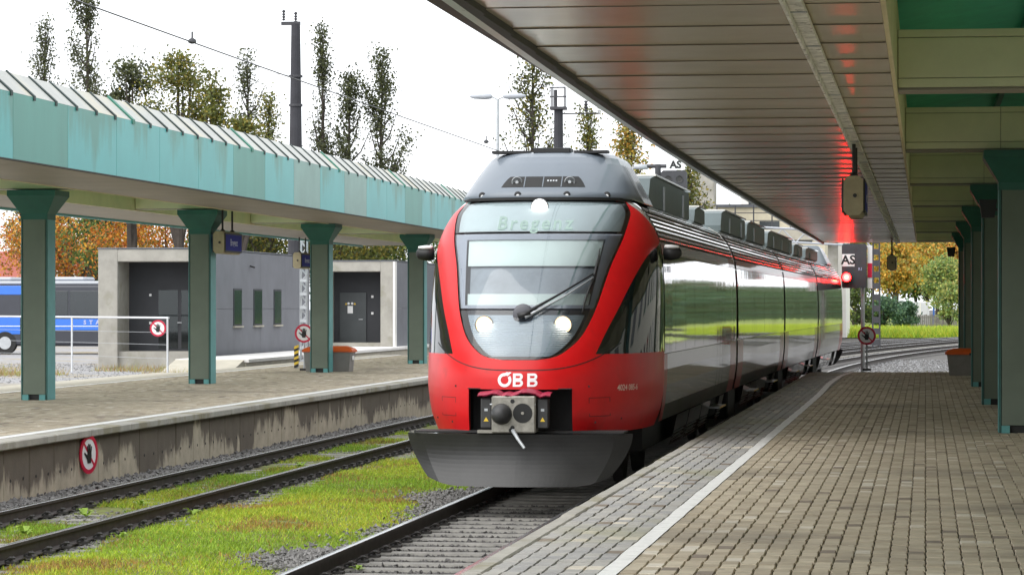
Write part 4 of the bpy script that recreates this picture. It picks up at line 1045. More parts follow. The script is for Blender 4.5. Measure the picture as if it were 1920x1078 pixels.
# automatic coupler
cx, cz = -.03, 1.06
b = tb(MB().bbox(cx-.25, cx+.27, -.26, .0, cz-.235, cz+.20, .015), 'coupler_head', 'coupler_steel', smooth=False)
tb(MB().lathe((cx-.13, -.26, cz-.01), [(.125,0),(.12,-.05),(.10,-.12),(.06,-.17),(.02,-.18)], 'y', 24), 'coupling_cone', 'coupler_dark', b)
tb(MB().disc((cx+.12, -.266, cz-.0), .115, .008, 'y', 28), 'coupling_cup', 'rubber', b, False)
tb(MB().disc((cx+.12, -.275, cz-.0), .018, .01, 'y', 10), 'pin', 'coupler_steel', b, False)
for x, z in ((cx+.0, cz+.14), (cx+.0, cz-.17), (cx-.02, cz-.20)): tb(MB().disc((x, -.268, z), .025, .01, 'y', 12), 'port', 'rubber', b, False)
for s in (-1, 1):
    q = tb(MB().bbox(cx+.01+s*.335-.065, cx+.01+s*.335+.065, -.18, .0, cz-.18, cz+.17, .012), 'electric_coupling', 'coupler_dark', b, False)
    tb(MB().prism([(cx+.01+s*.335-.03, cz-.10), (cx+.01+s*.335+.03, cz-.10), (cx+.01+s*.335, cz-.05)], -.184, -.181, 'y'), 'warning_triangle', 'yellow', q, False)
    tb(MB().box(cx+.01+s*.335-.02, cx+.01+s*.335+.02, -.184, -.181, cz+.02, cz+.05), 'marking', 'galv', q, False)
    tb(MB().tube([(cx+s*.24, -.24, cz+.1), (cx+s*.27, -.24, cz+.1)], .012, 8), 'bolt', 'galv', q, False)
tb(MB().box(cx-.42, cx-.24, -.24, -.1, cz-.235, cz-.20), 'guide_lug', 'coupler_steel', b, False)
tb(MB().tube([(cx+.01, -.30, cz-.20), (cx+.09, -.42, cz-.30), (cx+.17, -.46, cz-.40)], [.024, .020, .018], 10), 'release_handle', 'galv', b, False)
m = MB(); rows = []
for i, x in enumerate(np.linspace(-.42, .44, 16)):
    z = cz+.218+.008*math.sin(i*2.3)+(.05 if 8 <= i <= 12 else 0)*(1-abs(i-10)/3.0)+(.02 if 2 <= i <= 4 else 0)
    rows.append([(cx+x, -.24+.02*math.sin(i*1.7), z-.012-.006*abs(math.sin(i*1.1))), (cx+x, -.16, z+.012), (cx+x, .0, z+.025)])
m.grid(rows); m.grid([[(p[0], p[1], p[2]-.012) for p in r_][::-1] for r_ in rows]); tb(m, 'cloth_cover', 'cover_red', b, False)
tb(MB().tube([(cx, 0, cz), (cx, .55, cz)], .10, 12), 'drawbar', 'coupler_dark', b)

# wiper
def wp(x, z, o=-.05): return on_nose(x, z, o)
w_ = tb(MB().lathe((.0, on_nose(0, 2.215, -.0)[1], 2.215), [(.125,.03),(.125,-.005),(.10,-.02),(.02,-.022)], 'y', 20), 'wiper', 'wiper_base')
tb(MB().tube([wp(-.03, 2.20), wp(.10, 2.27, -.07), wp(.40, 2.46, -.08), wp(.735, 2.70, -.07)], [.026, .020, .013, .011], 8), 'wiper_arm', 'black', w_)
tb(MB().tube([wp(.03, 2.18), wp(.15, 2.25, -.07), wp(.45, 2.43, -.08), wp(.745, 2.66, -.07)], [.024, .014, .010, .009], 8), 'wiper_arm', 'galv', w_)
tb(MB().tube([wp(-.05, 2.19), wp(.09, 2.235, -.08)], [.045, .03], 10), 'hinge', 'black', w_)
tb(MB().tube([wp(.675, 2.235, -.03), wp(.70, 2.42, -.035), wp(.765, 2.68, -.04), wp(.80, 3.02, -.03)], [.008, .014, .020, .007], 6), 'wiper_blade', 'rubber', w_)
tb(MB().tube([wp(.735, 2.70, -.07), wp(.77, 2.68, -.05), wp(.76, 2.62, -.05), wp(.745, 2.66, -.07)], .016, 6), 'blade_joint', 'black', w_)
# exterior mirrors / cameras
for s in (-1, 1):
    mir = tb(MB().lathe((s*1.47, 2.75, 2.985), [(.02,0),(.085,s*.01),(.095,s*.10),(.075,s*.20),(.03,s*.235)], 'x', 16), 'mirror_housing', 'black')
    tb(MB().lathe((s*1.49, 2.73, 3.01), [(.05,0),(.082,s*.01),(.085,s*.09),(.05,s*.18)], 'x', 14).xf(lambda p: (p[0], p[1], 3.06+(p[2]-3.01)*.35)), 'mirror_cap', 'sign_white', mir)

# roof pod over the cab
def pod(yoff, rear=False):
    zs = [3.655, 3.67, 3.75, 3.95, 4.13, 4.21, 4.26, 4.285]
    hw = [1.09, 1.095, 1.06, .96, .87, .825, .78, .72]
    yf = [2.08, 2.06, 2.13, 2.36, 2.60, 2.73, 2.86, 3.02]
    yb = [5.35, 5.35, 5.3, 5.2, 5.1, 5.0, 4.95, 4.9]
    rows = []
    for z, h, a, c in zip(zs, hw, yf, yb):
        r_ = []
        for k in range(25):
            u = -1+2*k/24; x = h*u; y = a+.55*abs(u)**3.0*(1.0)+(.22*max(0, abs(u)-.9)*10 if abs(u) > .9 else 0)*.6
            r_.append((x, y, z))
        r_ = [(-h, c, z)]+[(-h, r_[0][1]+(c-r_[0][1])*.5, z)]+r_+[(h, r_[-1][1]+(c-r_[-1][1])*.5, z)]+[(h, c, z), (-h, c, z)]
        rows.append(r_)
    m = MB().grid(rows); m.add(rows[-1][:-1], [tuple(range(len(rows[-1])-1))])
    body = tb(m, 'roof_pod', 'pod_grey', smooth=False, rear=rear)
    for f_ in body.data.polygons: f_.use_smooth = abs(f_.normal.z) < .93 and f_.center[2] < .46
    return body
pod_ = pod(0)
def podp(x, z, off):
    zs = [3.655, 3.67, 3.75, 3.95, 4.13, 4.21]; hwv = np.interp(z, zs, [1.09,1.095,1.06,.96,.87,.825]); yfv = np.interp(z, zs, [2.08,2.06,2.13,2.36,2.60,2.73])
    return (x, yfv+.55*abs(x/hwv)**3-off, z)
m = MB(); rows = []
for z, h in ((3.805, .535), (3.86, .505), (3.915, .465), (3.945, .43)): rows.append([podp(h*u, z, .004) for u in np.linspace(-1, 1, 17)])
m.grid(rows); tb(m, 'intake_window', 'rubber', pod_, False)
for x in (-.335, .335):
    p = podp(x, 3.872, .012); l_ = tb(MB().lathe((x, p[1], 3.872), [(.07,.02),(.07,-.004),(.055,-.006),(.05,.01)], 'y', 22), 'horn', 'lamp_bezel', pod_)
    tb(MB().disc((x, p[1]-.01, 3.872), .02, .01, 'y', 10), 'horn_core', 'galv', l_, False)
for x in (-.235, .0, .235): tb(MB().add([podp(x-.006, 3.807, .012), podp(x+.006, 3.807, .012), podp(x+.006, 3.943, .012), podp(x-.006, 3.943, .012)], [(0,1,2,3)]), 'divider', 'pod_grey', pod_, False)
for k in range(4): tb(MB().add([podp(.05+k*.035, 3.88, .012), podp(.07+k*.035, 3.88, .012), podp(.07+k*.035, 3.90, .012), podp(.05+k*.035, 3.90, .012)], [(0,1,2,3)]), 'label_mark', 'galv', pod_, False)
for x in (-.78, -.30, .32, .80):
    p = podp(x, 3.71, .0); b = tb(MB().lathe((x, p[1]+.005, 3.705), [(.045,0),(.045,-.012),(.03,-.014)], 'y', 14), 'pod_fastener', 'black', pod_)
    tb(MB().disc((x, p[1]-.012, 3.695), .02, .006, 'y', 10), 'bolt_head', 'sign_white', b, False)
m = MB(); rows = []
for u in np.linspace(-1, 1, 33):
    x = 1.075*u; rows.append([(x, 2.02+.56*abs(u)**3+(.13*max(0, abs(u)-.9)*10), z) for z in (3.635, 3.672)])
m.grid(rows); tb(m, 'pod_seal', 'rubber', pod_, False)
tb(MB().bbox(-.22, .26, 2.95, 3.3, 4.27, 4.34, .01), 'antenna_box', 'black', pod_, False)
for a, c in ((-.76, -.26), (.30, .74)): tb(MB().box(a, c, 2.98, 3.2, 4.27, 4.305), 'top_rail', 'black', pod_, False)
for k in range(6):
    y = 3.45+k*.27; s_ = 1
    for s_ in (-1, 1):
        m = MB().add([(s_*(1.075), y, 3.74), (s_*1.075, y+.05, 3.74), (s_*.873, y+.14, 4.145), (s_*.873, y+.09, 4.145)], [(0,1,2,3)]); tb(m, 'vent_slot', 'black' if k == 0 else 'rib_groove', pod_, False)
pod(0, True)

# cars: four bodies with window band, ribs, doors and gangways between them
CARS = [(3.0, 17.15), (17.65, 33.15), (33.65, 49.15), (49.65, 63.87)]
SEC = [(1.24,.36),(1.34,.62),(1.40,.9),(1.445,1.15),(1.4625,1.4),(1.4625,1.70)]
def band(m, y0, y1, prof, s, off=0.):
    ys = np.linspace(y0, y1, max(2, int((y1-y0)/2)+2)); m.grid([[(s*(x+off), y, z) for x, z in prof] for y in ys])
def prof(z0, z1, n=8): return [(whf(z0+(z1-z0)*i/n), z0+(z1-z0)*i/n) for i in range(n+1)]
for ci, (ya, yb) in enumerate(CARS):
    m = MB(); ys = np.linspace(ya, yb, 9)
    full = [(-1.20,.95)]+[(-x+.02, z) for x, z in prof(1.0, 3.10, 10)]+[(-whf(z)+.02, z) for z in (3.2, 3.35, 3.5, 3.6, 3.7, 3.78)]
    full = full+[(0, 3.80)]+[(-x, z) for x, z in full[::-1]]
    m.grid([[(x, y, z) for x, z in full] for y in ys])
    for y in (ya, yb): m.add([(x, y, z) for x, z in full], [tuple(range(len(full)))])
    car = tb(m, 'car_body', 'roof_white', smooth=False)
    # lower side sheets (grey, red by the gangways), split at the doors
    ra = ya+(.45 if ci == 0 else 1.5); rb_ = yb-1.5
    segs = [(ya, ra, 'train_red_and_glow'), (ra, rb_, 'train_grey'), (rb_, yb, 'train_red_and_glow')]
    for s in (-1, 1):
        for (a, b, mt) in segs:
            m = MB(); band(m, a+.004, b-.004, [(1.385,.84),(1.43,1.05),(1.4565,1.3),(1.4625,1.5),(1.4625,1.70)], s); tb(m, 'side_sheet', 'train_grey_lit' if (ci == 3 and mt == 'train_grey') else mt, car, False)  # last car stands clear of the canopy, its brightness is painted in
            m = MB(); band(m, a+.004, b-.004, [(1.4345,2.972),(1.428,3.03),(1.41,3.13)], s); tb(m, 'cantrail', 'train_grey' if (mt == 'train_grey' and ci in (0, 3)) else 'train_red_and_glow', car, False)  # middle cars: reflection of the red signal painted along the cantrail
        # ribs: seven long louvres over the cantrail
        for k in range(7):
            z = 3.15+k*.062; m = MB(); x = whf(z); x2 = whf(z+.04)
            band(m, ya+.0, yb-.0, [(x-.004, z), (x+.012, z+.012), (x2+.010, z+.036), (x2-.006, z+.042)], s); tb(m, 'roof_rib', 'roof_white', car, False)
        m = MB(); band(m, ya, yb, [(whf(3.14)+.001, 3.14), (whf(3.3)+.001, 3.3), (whf(3.45)+.001, 3.45), (whf(3.585)+.001, 3.585)], s, -.006); tb(m, 'rib_backing', 'rib_groove', car, False)
        # window band: panes with narrow joints
        y = ya+.05; k = 0
        while y < yb-.3:
            L_ = min(1.62, yb-.03-y)
            e0, e1 = random.uniform(0, .0022), random.uniform(0, .0022)
            m = MB(); m.grid([[(s*(x+.003+e0+(e1-e0)*j/8+.00015*math.sin(j*.8+y)), y+(L_-.02)*j/8, z) for x, z in ((1.4625,1.715),(1.4640,1.85),(1.4648,2.0),(1.4650,2.15),(1.4640,2.3),(1.4610,2.45),(1.4565,2.6),(1.4500,2.75),(1.4420,2.87),(1.4350,2.965))] for j in range(9)]); tb(m, 'window_pane', 'train_glass', car, True)
            y += L_; k += 1
        # double doors: dark rubber joints and a handle strip
        for yd in ([yb-4.6] if ci in (0,) else [ya+4.4] if ci == 3 else [ya+4.2, yb-4.6]):
            for dy in (0, .65, 1.3):
                m = MB(); band(m, yd+dy-.012, yd+dy+.012, [(1.40,.86),(1.4575,1.3),(1.464,1.7),(1.466,2.15),(1.459,2.55),(1.441,2.9)], s, .006); tb(m, 'door_joint', 'rubber', car, False)
            tb(MB().bbox(min(s*1.30, s*1.50), max(s*1.30, s*1.50), yd-.05, yd+1.35, .67, .695, .006), 'door_step', 'galv', car, False)
            tb(MB().box(min(s*1.501, s*1.505), max(s*1.501, s*1.505), yd-.05, yd+1.35, .672, .693), 'step_edge', 'yellow', car, False)
        # skirt sections with louvres
        for (a, b) in ((ya+2.9, ya+5.0), (ya+5.15, ya+7.4), (ya+7.55, yb-4.9), (yb-2.9, yb-1.9)):
            if ci == 0: pass
            m = MB(); band(m, a, b, [(1.26,.40),(1.33,.60),(1.378,.82)], s); sk = tb(m, 'skirt', 'train_grey', car, False)
            for k in range(3):
                m = MB(); band(m, a+.1, min(b-.1, a+1.8), [(1.287+.013*k+.004,.46+k*.05),(1.293+.013*k+.006,.475+k*.05)], s, .004); tb(m, 'louvre', 'galv', sk, False)
    tb(MB().box(-1.15, 1.15, ya+.3, yb-.3, .45, .96), 'underframe', 'under', car, False)
    for yw in ((ya+1.2, ya+3.6) if ci == 0 else (yb-3.6, yb-1.2) if ci == 3 else ()):
        for s in (-1, 1):
            tb(MB().disc((s*.70, yw, .43), .43, s*.13, 'x', 28), 'wheel', 'iron', car, False)
    # roof panel seam pins
    for k in range(5): tb(MB().box(.62, .66, ya+2+k*2.6, ya+2.05+k*2.6, 3.74, 3.90), 'roof_bracket', 'bus_white', car, False)
for yj in (17.4, 33.4, 49.4):
    m = MB(); q = [(whf(z)-.06, z) for z in (.9, 1.2, 1.6, 2.4, 2.9, 3.2, 3.5, 3.68)]
    ring = q+[(-x, z) for x, z in q[::-1]]
    rows = []
    for k in range(11):
        d = .0 if k % 2 else -.035; rows.append([(x+(d if x > 0 else -d), yj-.25+.05*k, z) for x, z in ring])
    m.grid(rows); g_ = tb(m, 'gangway_bellows', 'rubber', smooth=False)
    for s in (-1, 1): tb(MB().bbox(min(s*.5, s*1.36), max(s*.5, s*1.36), yj-.9, yj+.9, .35, .86, .03), 'bogie_frame', 'under', g_, False)
    for yw in (yj-1.25, yj+1.25):
        for s in (-1, 1): tb(MB().disc((s*.70, yw, .43), .43, s*.13, 'x', 28), 'wheel', 'iron', g_, False)
# roof equipment boxes
for (a, b, zt, hw) in ((6.6, 13.6, 4.17, .92), (14.2, 16.6, 3.98, .95), (20.5, 27.5, 4.12, .95), (28.0, 34.2, 4.12, .95), (35.2, 45.5, 4.10, .95), (46.2, 50.5, 4.02, .95), (52.0, 58.5, 4.02, .95)):
    m = MB().prism([(a, 3.72), (b, 3.72), (b, zt-.06), (b-.10, zt-.02), (a+.9, zt), (a+.25, zt-.06), (a, zt-.30)], -hw, hw, 'x'); bx_ = tb(m, 'roof_box', 'roof_grey', smooth=False)
    tb(MB().box(-hw-.02, hw+.02, a+.9, b+.05, zt+.002, zt+.03), 'box_lid', 'roof_white', bx_, False)
    for k in range(int((b-a)/3.4)): tb(MB().box(hw+.001, hw+.03, a+2.2+k*3.4, a+2.26+k*3.4, 3.72, zt-.1), 'box_rib', 'galv', bx_, False)

# ------------------------------------------------------------------ vegetation
def soup(name, V, k, tones, mat, parent=None, kind=None, c=None):
    """n polygons of k corners each, V (n,k,3), tones (n,3) colour attribute"""
    n = len(V); c = np.array([V[..., 0].mean(), V[..., 1].mean(), V[..., 2].min()]) if c is None else np.array(c)
    me = bpy.data.meshes.new(name); me.vertices.add(n*k); me.loops.add(n*k); me.polygons.add(n)
    me.vertices.foreach_set('co', (V-c).reshape(-1).astype(np.float32))
    me.loops.foreach_set('vertex_index', np.arange(n*k, dtype=np.int32))
    me.polygons.foreach_set('loop_start', np.arange(0, n*k, k, dtype=np.int32))
    me.update(calc_edges=True)
    if tones is not None:
        at = me.attributes.new('tone', 'FLOAT_COLOR', 'POINT')
        cc = np.ones((n, k, 4), np.float32); cc[..., :3] = tones[:, None, :]; at.data.foreach_set('color', cc.reshape(-1))
    me.materials.append(MATS[mat])
    return link(name, me, tuple(c), parent, kind)
def leaf_quads(P_, size, flat=.0):
    n = len(P_); a = rng.normal(size=(n, 3)); a /= np.linalg.norm(a, axis=1)[:, None]
    b = rng.normal(size=(n, 3)); b -= (a*b).sum(1)[:, None]*a; b /= np.linalg.norm(b, axis=1)[:, None]
    s = (size*rng.uniform(.6, 1.3, n))[:, None]
    return np.stack([P_-a*s*.5, P_+b*s*.32, P_+a*s*.5, P_-b*s*.32], axis=1)
def tones(n, pal, wts=None):
    pal = np.array(pal); i = rng.choice(len(pal), n, p=wts); return pal[i]*rng.uniform(.7, 1.25, (n, 1))
DK = [(.060,.075,.028),(.085,.10,.032),(.05,.06,.03),(.10,.11,.04)]
YG = [(.17,.18,.03),(.12,.14,.03),(.25,.20,.03),(.09,.11,.03)]
OR = [(.55,.20,.02),(.45,.13,.02),(.60,.32,.03),(.22,.16,.03)]
YE_ = [(.62,.36,.05),(.55,.28,.04),(.42,.36,.07),(.30,.30,.07)]
GN = [(.09,.15,.03),(.12,.19,.035),(.06,.10,.03),(.18,.22,.05)]
GP = [(.34,.40,.10),(.22,.32,.09),(.42,.40,.12),(.14,.22,.08)]
BG = [(.07,.15,.09),(.10,.19,.11),(.13,.22,.10),(.05,.10,.06)]
def tree(label, X, Y, H, kind, pal, nleaf, wid, leaf, z0=-.4, group='trees', name=None, clear=.12):
    name = name or {'poplar': 'poplar_tree', 'round': 'broadleaf_tree', 'bush': 'bush'}[kind]
    T = thing(name, label, 'bush' if kind == 'bush' else 'tree', (X, Y, z0), group)
    m = MB(); pts = []
    if kind == 'poplar':
        lean = random.uniform(-.02, .02)*H
        m.tube([(X, Y, z0), (X+lean*.3, Y, z0+H*.4), (X+lean, Y, z0+H*.97)], [.016*H*.62+.05, .008*H+.02, .015], 7)
        nb = 38
        for k in range(nb):
            f = clear+(.92-clear)*(k+random.random())/nb; a = random.uniform(0, 2*math.pi)
            sp = wid*(1.45-1.3*f)*random.choice((.35, .6, .8, 1.15))*random.uniform(.8, 1.2); up = H*random.uniform(.10, .22)*(1.15-f)+.5
            b0 = Vector((X+lean*f, Y, z0+H*f)); b1 = b0+Vector((math.cos(a)*sp*.55, math.sin(a)*sp*.55, up*.35)); b2 = b0+Vector((math.cos(a)*sp, math.sin(a)*sp, up))
            m.tube([b0, b1, b2], [.045+.004*H*(1-f), .04*(1-f)+.025, .014], 5)
            npt = max(6, int(nleaf/nb*random.choice((.1, .4, .9, 1.3, 2.0))*(1.35-.8*f)))
            for _ in range(npt):
                t = random.random()**.5; q = b0.lerp(b1, t*2) if t < .5 else b1.lerp(b2, t*2-1)
                pts.append((q.x+random.gauss(0, .24), q.y+random.gauss(0, .3), q.z+random.gauss(0, .34)))
        for _ in range(int(nleaf*.06)): pts.append((X+lean+random.gauss(0,.25), Y+random.gauss(0,.25), z0+H*random.uniform(.85, 1.0)))
    else:
        hb = .38 if kind == 'round' else .10
        m.tube([(X, Y, z0), (X+.05*H*.2, Y, z0+H*hb), (X, Y, z0+H*.75)], [.018*H+.03, .014*H+.02, .03], 8)
        nc = 40 if kind == 'round' else 30
        for k in range(nc):
            a = random.uniform(0, 2*math.pi); v = random.uniform(-.95, 1); r_ = math.sqrt(max(0, 1-v*v))*random.uniform(.45, 1.)
            cz_ = z0+H*(hb+.12)+(H*(1-hb-.12))*(v+1)/2*.97; e = 1-.35*max(0, v)
            q = Vector((X+math.cos(a)*r_*wid*e, Y+math.sin(a)*r_*wid*e, cz_))
            if k % 3 == 0: 
                b0 = Vector((X, Y, z0+H*hb*random.uniform(.8, 1.2))); m.tube([b0, b0.lerp(q, .5)+Vector((0,0,.03*H)), q], [.012*H+.02, .008*H+.015, .015], 5)
            sg = wid*.20*random.uniform(.6, 1.3); n_ = int(nleaf/nc*random.uniform(.5, 1.5))
            pts += [(q.x+random.gauss(0, sg), q.y+random.gauss(0, sg), q.z+random.gauss(0, sg*.75)) for _ in range(n_)]
    m.build('trunk', 'bark', T)
    A = np.array(pts); A = A[A[:, 2] > z0+.1]
    soup('crown', leaf_quads(A, leaf), 4, tones(len(A), pal), 'leaf', T)
    return T
pg = 'poplars rising behind the teal canopy'
for lab, X, Y, H, n, w_, pal in (
  ('poplar cut off by the left picture edge', -56.2, 167, 18.2, 3000, 1.5, DK),
  ('thin poplar with a leafy tuft on top, second from the left edge', -51.0, 163, 18.9, 2600, 1.7, DK),
  ('tallest poplar on the left, its tip cut off by the picture top', -46.5, 158, 20.8, 4200, 1.8, DK),
  ('half-bare poplar with scattered top twigs left of the tall dark mast', -35.5, 150, 15.7, 2600, 1.5, DK),
  ('shorter poplar with yellowish tip just left of the tall dark mast', -33.8, 148, 13.2, 1800, 1.1, YG),
  ('slim poplar reaching the picture top just right of the tall dark mast', -31.9, 152, 17.2, 2600, .9, DK),
  ('middle poplar of the three right of the tall dark mast', -30.6, 152, 14.5, 3000, 1.5, DK),
  ('broad-based poplar with bare twiggy top, rightmost before the open sky', -28.9, 152, 15.8, 3600, 1.9, DK)):
    tree(lab, X, Y, H, 'poplar', pal, int(n*2.6), w_*1.1, .16, group=pg)
for lab, X, Y, H, n, w_, pal in (
  ('grey-green rounded tree behind the teal canopy beside the tallest poplar', -40.6, 145, 14.6, 4500, 2.0, DK),
  ('olive rounded tree behind the teal canopy in the middle of the gap', -37.6, 143, 14.8, 5000, 2.2, YG),
  ('lopsided olive tree behind the teal canopy right of the rounded ones', -35.6, 142, 13.8, 3500, 1.5, YG),
  ('bushy olive tree low behind the teal canopy roof', -33.6, 140, 11.6, 3000, 1.6, YG)):
    tree(lab, X, Y, H, 'round', pal, int(n*1.6), w_, .18, group='rounded trees behind the teal canopy')
for lab, X, Y, H, n, w_, pal in (
  ('orange maple between the left pillar and the bus roof', -48.3, 160, 7.6, 6500, 4.2, OR),
  ('orange and green maple above the concrete portal', -40.5, 152, 7.2, 6500, 4.2, OR),
  ('yellow-orange tree at the left edge above the red house', -66.0, 212, 9.4, 5500, 3.6, YE_),
  ('green tree between the two orange maples', -44.4, 156, 8.0, 5000, 2.6, GN),
  ('green tree above the shed roof by the nearer name sign', -35.0, 150, 7.4, 5000, 3.4, GN),
  ('olive-green tree over the shed roof near the farther name sign', -30.5, 148, 7.0, 5000, 3.4, YG),
  ('green tree above the smaller shed', -27.2, 150, 6.8, 4600, 3.0, GN)):
    tree(lab, X, Y, H, 'round', pal, int(n*1.4), w_, .19, group='autumn trees behind the station sheds', clear=.05)
tree('loose poplar directly behind the train roof and street lamp', -17.6, 130, 14.1, 'poplar', YG+DK, 7800, 2.0, .15, group='poplars above the train')
tree('slim poplar right of the concrete mast above the train', -15.5, 133, 11.2, 'poplar', YG, 3900, 1.1, .15, group='poplars above the train')
tree('yellow-leaved poplar beside the unlit signal', -12.8, 125, 10.2, 'poplar', YE_+YG, 7800, 1.7, .15, group='poplars above the train')
tree('pale green tree right of the unlit signal board', -10.2, 125, 8.4, 'poplar', YG, 5400, 1.3, .15, group='poplars above the train')
# beyond the platform end
far = 'autumn trees beyond the platform end'
for lab, X, Y, H, w_, pal, n in (
  ('yellow tree behind the red signal', -12.5, 300, 9.5, 4.0, YE_, 6000),
  ('tall green-yellow tree right of the signal post', -8.0, 330, 11.5, 4.5, YE_+GN, 6500),
  ('orange tree with dark forked trunk in the gap under the soffit', -3.0, 290, 8.4, 2.9, YE_, 6000),
  ('golden tree behind the orange one', -3.4, 345, 12.0, 5.0, YE_, 7000),
  ('pale yellow-green tree by the farthest pillar', 1.8, 310, 7.0, 2.6, GP, 6000),
  ('green tree behind the containers', .2, 350, 9.5, 4.2, GN+YE_, 6500),
  ('russet tree behind the farthest pillar', 4.5, 350, 11.0, 4.5, OR+YE_, 6500),
  ('yellow tree over the train tail', -17.5, 320, 10.5, 4.5, YE_+GN, 6000)):
    tree(lab, X, Y, H, 'round', pal, n, w_, .34, z0=-.6, group=far)
for i, (X, Y, H, w_, pal) in enumerate(((-16, 380, 13, 6.5, YE_+GN), (-7, 385, 14, 6.5, YE_+GN), (1.5, 380, 13, 6.5, YE_+OR), (9, 385, 14, 6.5, GN+YE_), (-24, 385, 13, 6.5, GN), (-11, 360, 8, 4.5, GN), (-1.2, 365, 8, 4.5, GN+GP), (6, 340, 7, 4, GP))):
    tree(['mixed yellow tree in the back row, third from the left', 'mixed golden tree in the back row behind the signal post', 'russet-golden tree in the back row behind the orange tree', 'green-gold tree in the back row behind the farthest pillar', 'green tree in the back row hidden by the train tail', 'lower green tree filling the row behind the shrub', 'lower pale green tree filling the row behind the containers', 'lower pale tree filling the row behind the right pillar'][i], X, Y, H, 'round', pal, 6000, w_, .5, z0=-.6, group=far, clear=.05)
for lab, X, Y, H, w_, pal, n in (
  ('dark green shrub behind the hand sign', -6.4, 270, 4.6, 2.2, DK+GN, 5000),
  ('blue-green hedge bush right of the hand sign', -3.9, 275, 2.9, 1.7, BG, 5000),
  ('pale reedy shrub between train tail and hand sign', -8.3, 262, 4.0, 1.5, GP, 4000),
  ('yellow-green bush left of the wooden fence', -2.0, 280, 2.6, 1.5, BG, 4000),
  ('leafy shrub at the right end of the wooden fence', 2.3, 276, 4.2, 1.6, GP, 4500)):
    tree(lab, X, Y, H, 'bush', pal, n, w_, .26, z0=-.7, group='bushes beyond the platform end')
# trees to the right of the platform, mirrored in the flank of the train
for i, (X, Y, H) in enumerate(((16, 95, 5.0), (21, 130, 6.0), (19, 170, 5.5), (27, 215, 8), (24, 260, 7))):
    tree(['green tree nearest beside the platform, mirrored in the train', 'green tree second beside the platform, mirrored in the train', 'green tree third beside the platform, mirrored in the train', 'green tree fourth beside the platform, mirrored in the train', 'green tree farthest beside the platform, mirrored in the train'][i], X, Y, H, 'round', GN, 2500, 3.2, .4, z0=-.8, group='trees mirrored in the train flank')
T = thing('hedge', 'long tall hedge beside the platform, mirrored in the train flank', 'hedge', (22, 200, -.8))
n_ = 44000; y_ = rng.uniform(60, 620, n_); x_ = rng.uniform(20, 24, n_); z_ = -.8+rng.uniform(0, 1, n_)**.8*(5.6+1.4*np.sin(y_*.31)+1.2*np.sin(y_*.13+1))
soup('foliage', leaf_quads(np.stack([x_, y_, z_], 1), 1.0), 4, tones(n_, DK+BG), 'leaf', T)
for Y in range(62, 620, 14): MB().tube([(22, Y, -.8), (22.1, Y, 1.6)], [.12, .05], 6).build('trunk', 'bark', T)
T = thing('sky_blocking_station', 'long pale station building out of view at the right, added to block sky light from the train nose', 'building', (20, 40, -.8))  # unseen building put in to hold back sky light from the right
MB().box(14, 26, -40, 118, -.8, 9.5).build('wall', 'station_wall', T); MB().box(13.4, 26.6, -40.6, 118.6, 9.5, 9.9).build('roof', 'roof_slate', T)
for k in range(38):
    for z in (.2, 3.6, 6.8): MB().box(13.94, 13.99, -38+k*4.1, -36.2+k*4.1, z, z+1.9).build('window', 'bus_glass', T)
for i, (X, Y, w_, h_) in enumerate(((30, 110, 14, 8), (34, 165, 16, 9), (38, 240, 18, 10))):
    T = thing('house', ['white house nearest beside the platform, mirrored in the train', 'white house in the middle beside the platform, mirrored in the train', 'white house farthest beside the platform, mirrored in the train'][i], 'house', (X, Y, -.8), 'houses mirrored in the train flank')
    MB().box(X, X+12, Y, Y+w_, -.8, h_).build('wall', 'house_white', T)
    MB().prism([(X-.5, h_), (X+12.5, h_), (X+6, h_+3)], Y-.5, Y+w_+.5, 'y').build('roof', 'roof_slate', T)
    for k in range(5):
        for z in (1.2, 4.4): MB().box(X-.03, X-.005, Y+1+k*2.8, Y+2.2+k*2.8, z, z+1.6).build('window', 'bus_glass', T)

# wooden fence, containers and post by the bushes
T = thing('fence', 'dark wooden picket fence among the bushes beyond the tracks', 'fence', (0, 284, -.7))
for k in range(26): MB().bbox(-1.9+k*.19, -1.74+k*.19, 284, 284.03, -.7, .75+.05*math.sin(k*2.1), .01).build('picket', 'fence_wood', T)
for z in (-.3, .45): MB().box(-1.95, 3.05, 284.035, 284.08, z, z+.08).build('rail', 'fence_wood', T)
T = thing('container', 'pale ribbed container behind the wooden fence', 'container', (-1.2, 300, -.7))
MB().box(-2.6, .4, 300, 302.4, -.7, 2.0).build('body', 'container_white', T)
for k in range(9): MB().box(-2.55+k*.33, -2.45+k*.33, 299.95, 299.995, -.6, 1.9).build('rib', 'house_white' if k % 3 == 0 else 'container_white', T)
T = thing('post', 'thin blue post beside the pale container', 'post', (.55, 296, -.7))
MB().box(.75, .93, 296, 296.15, -.7, 1.85).build('shaft', 'post_blue', T); MB().box(.72, .96, 295.97, 296.18, 1.85, 1.9).build('cap', 'galv', T)

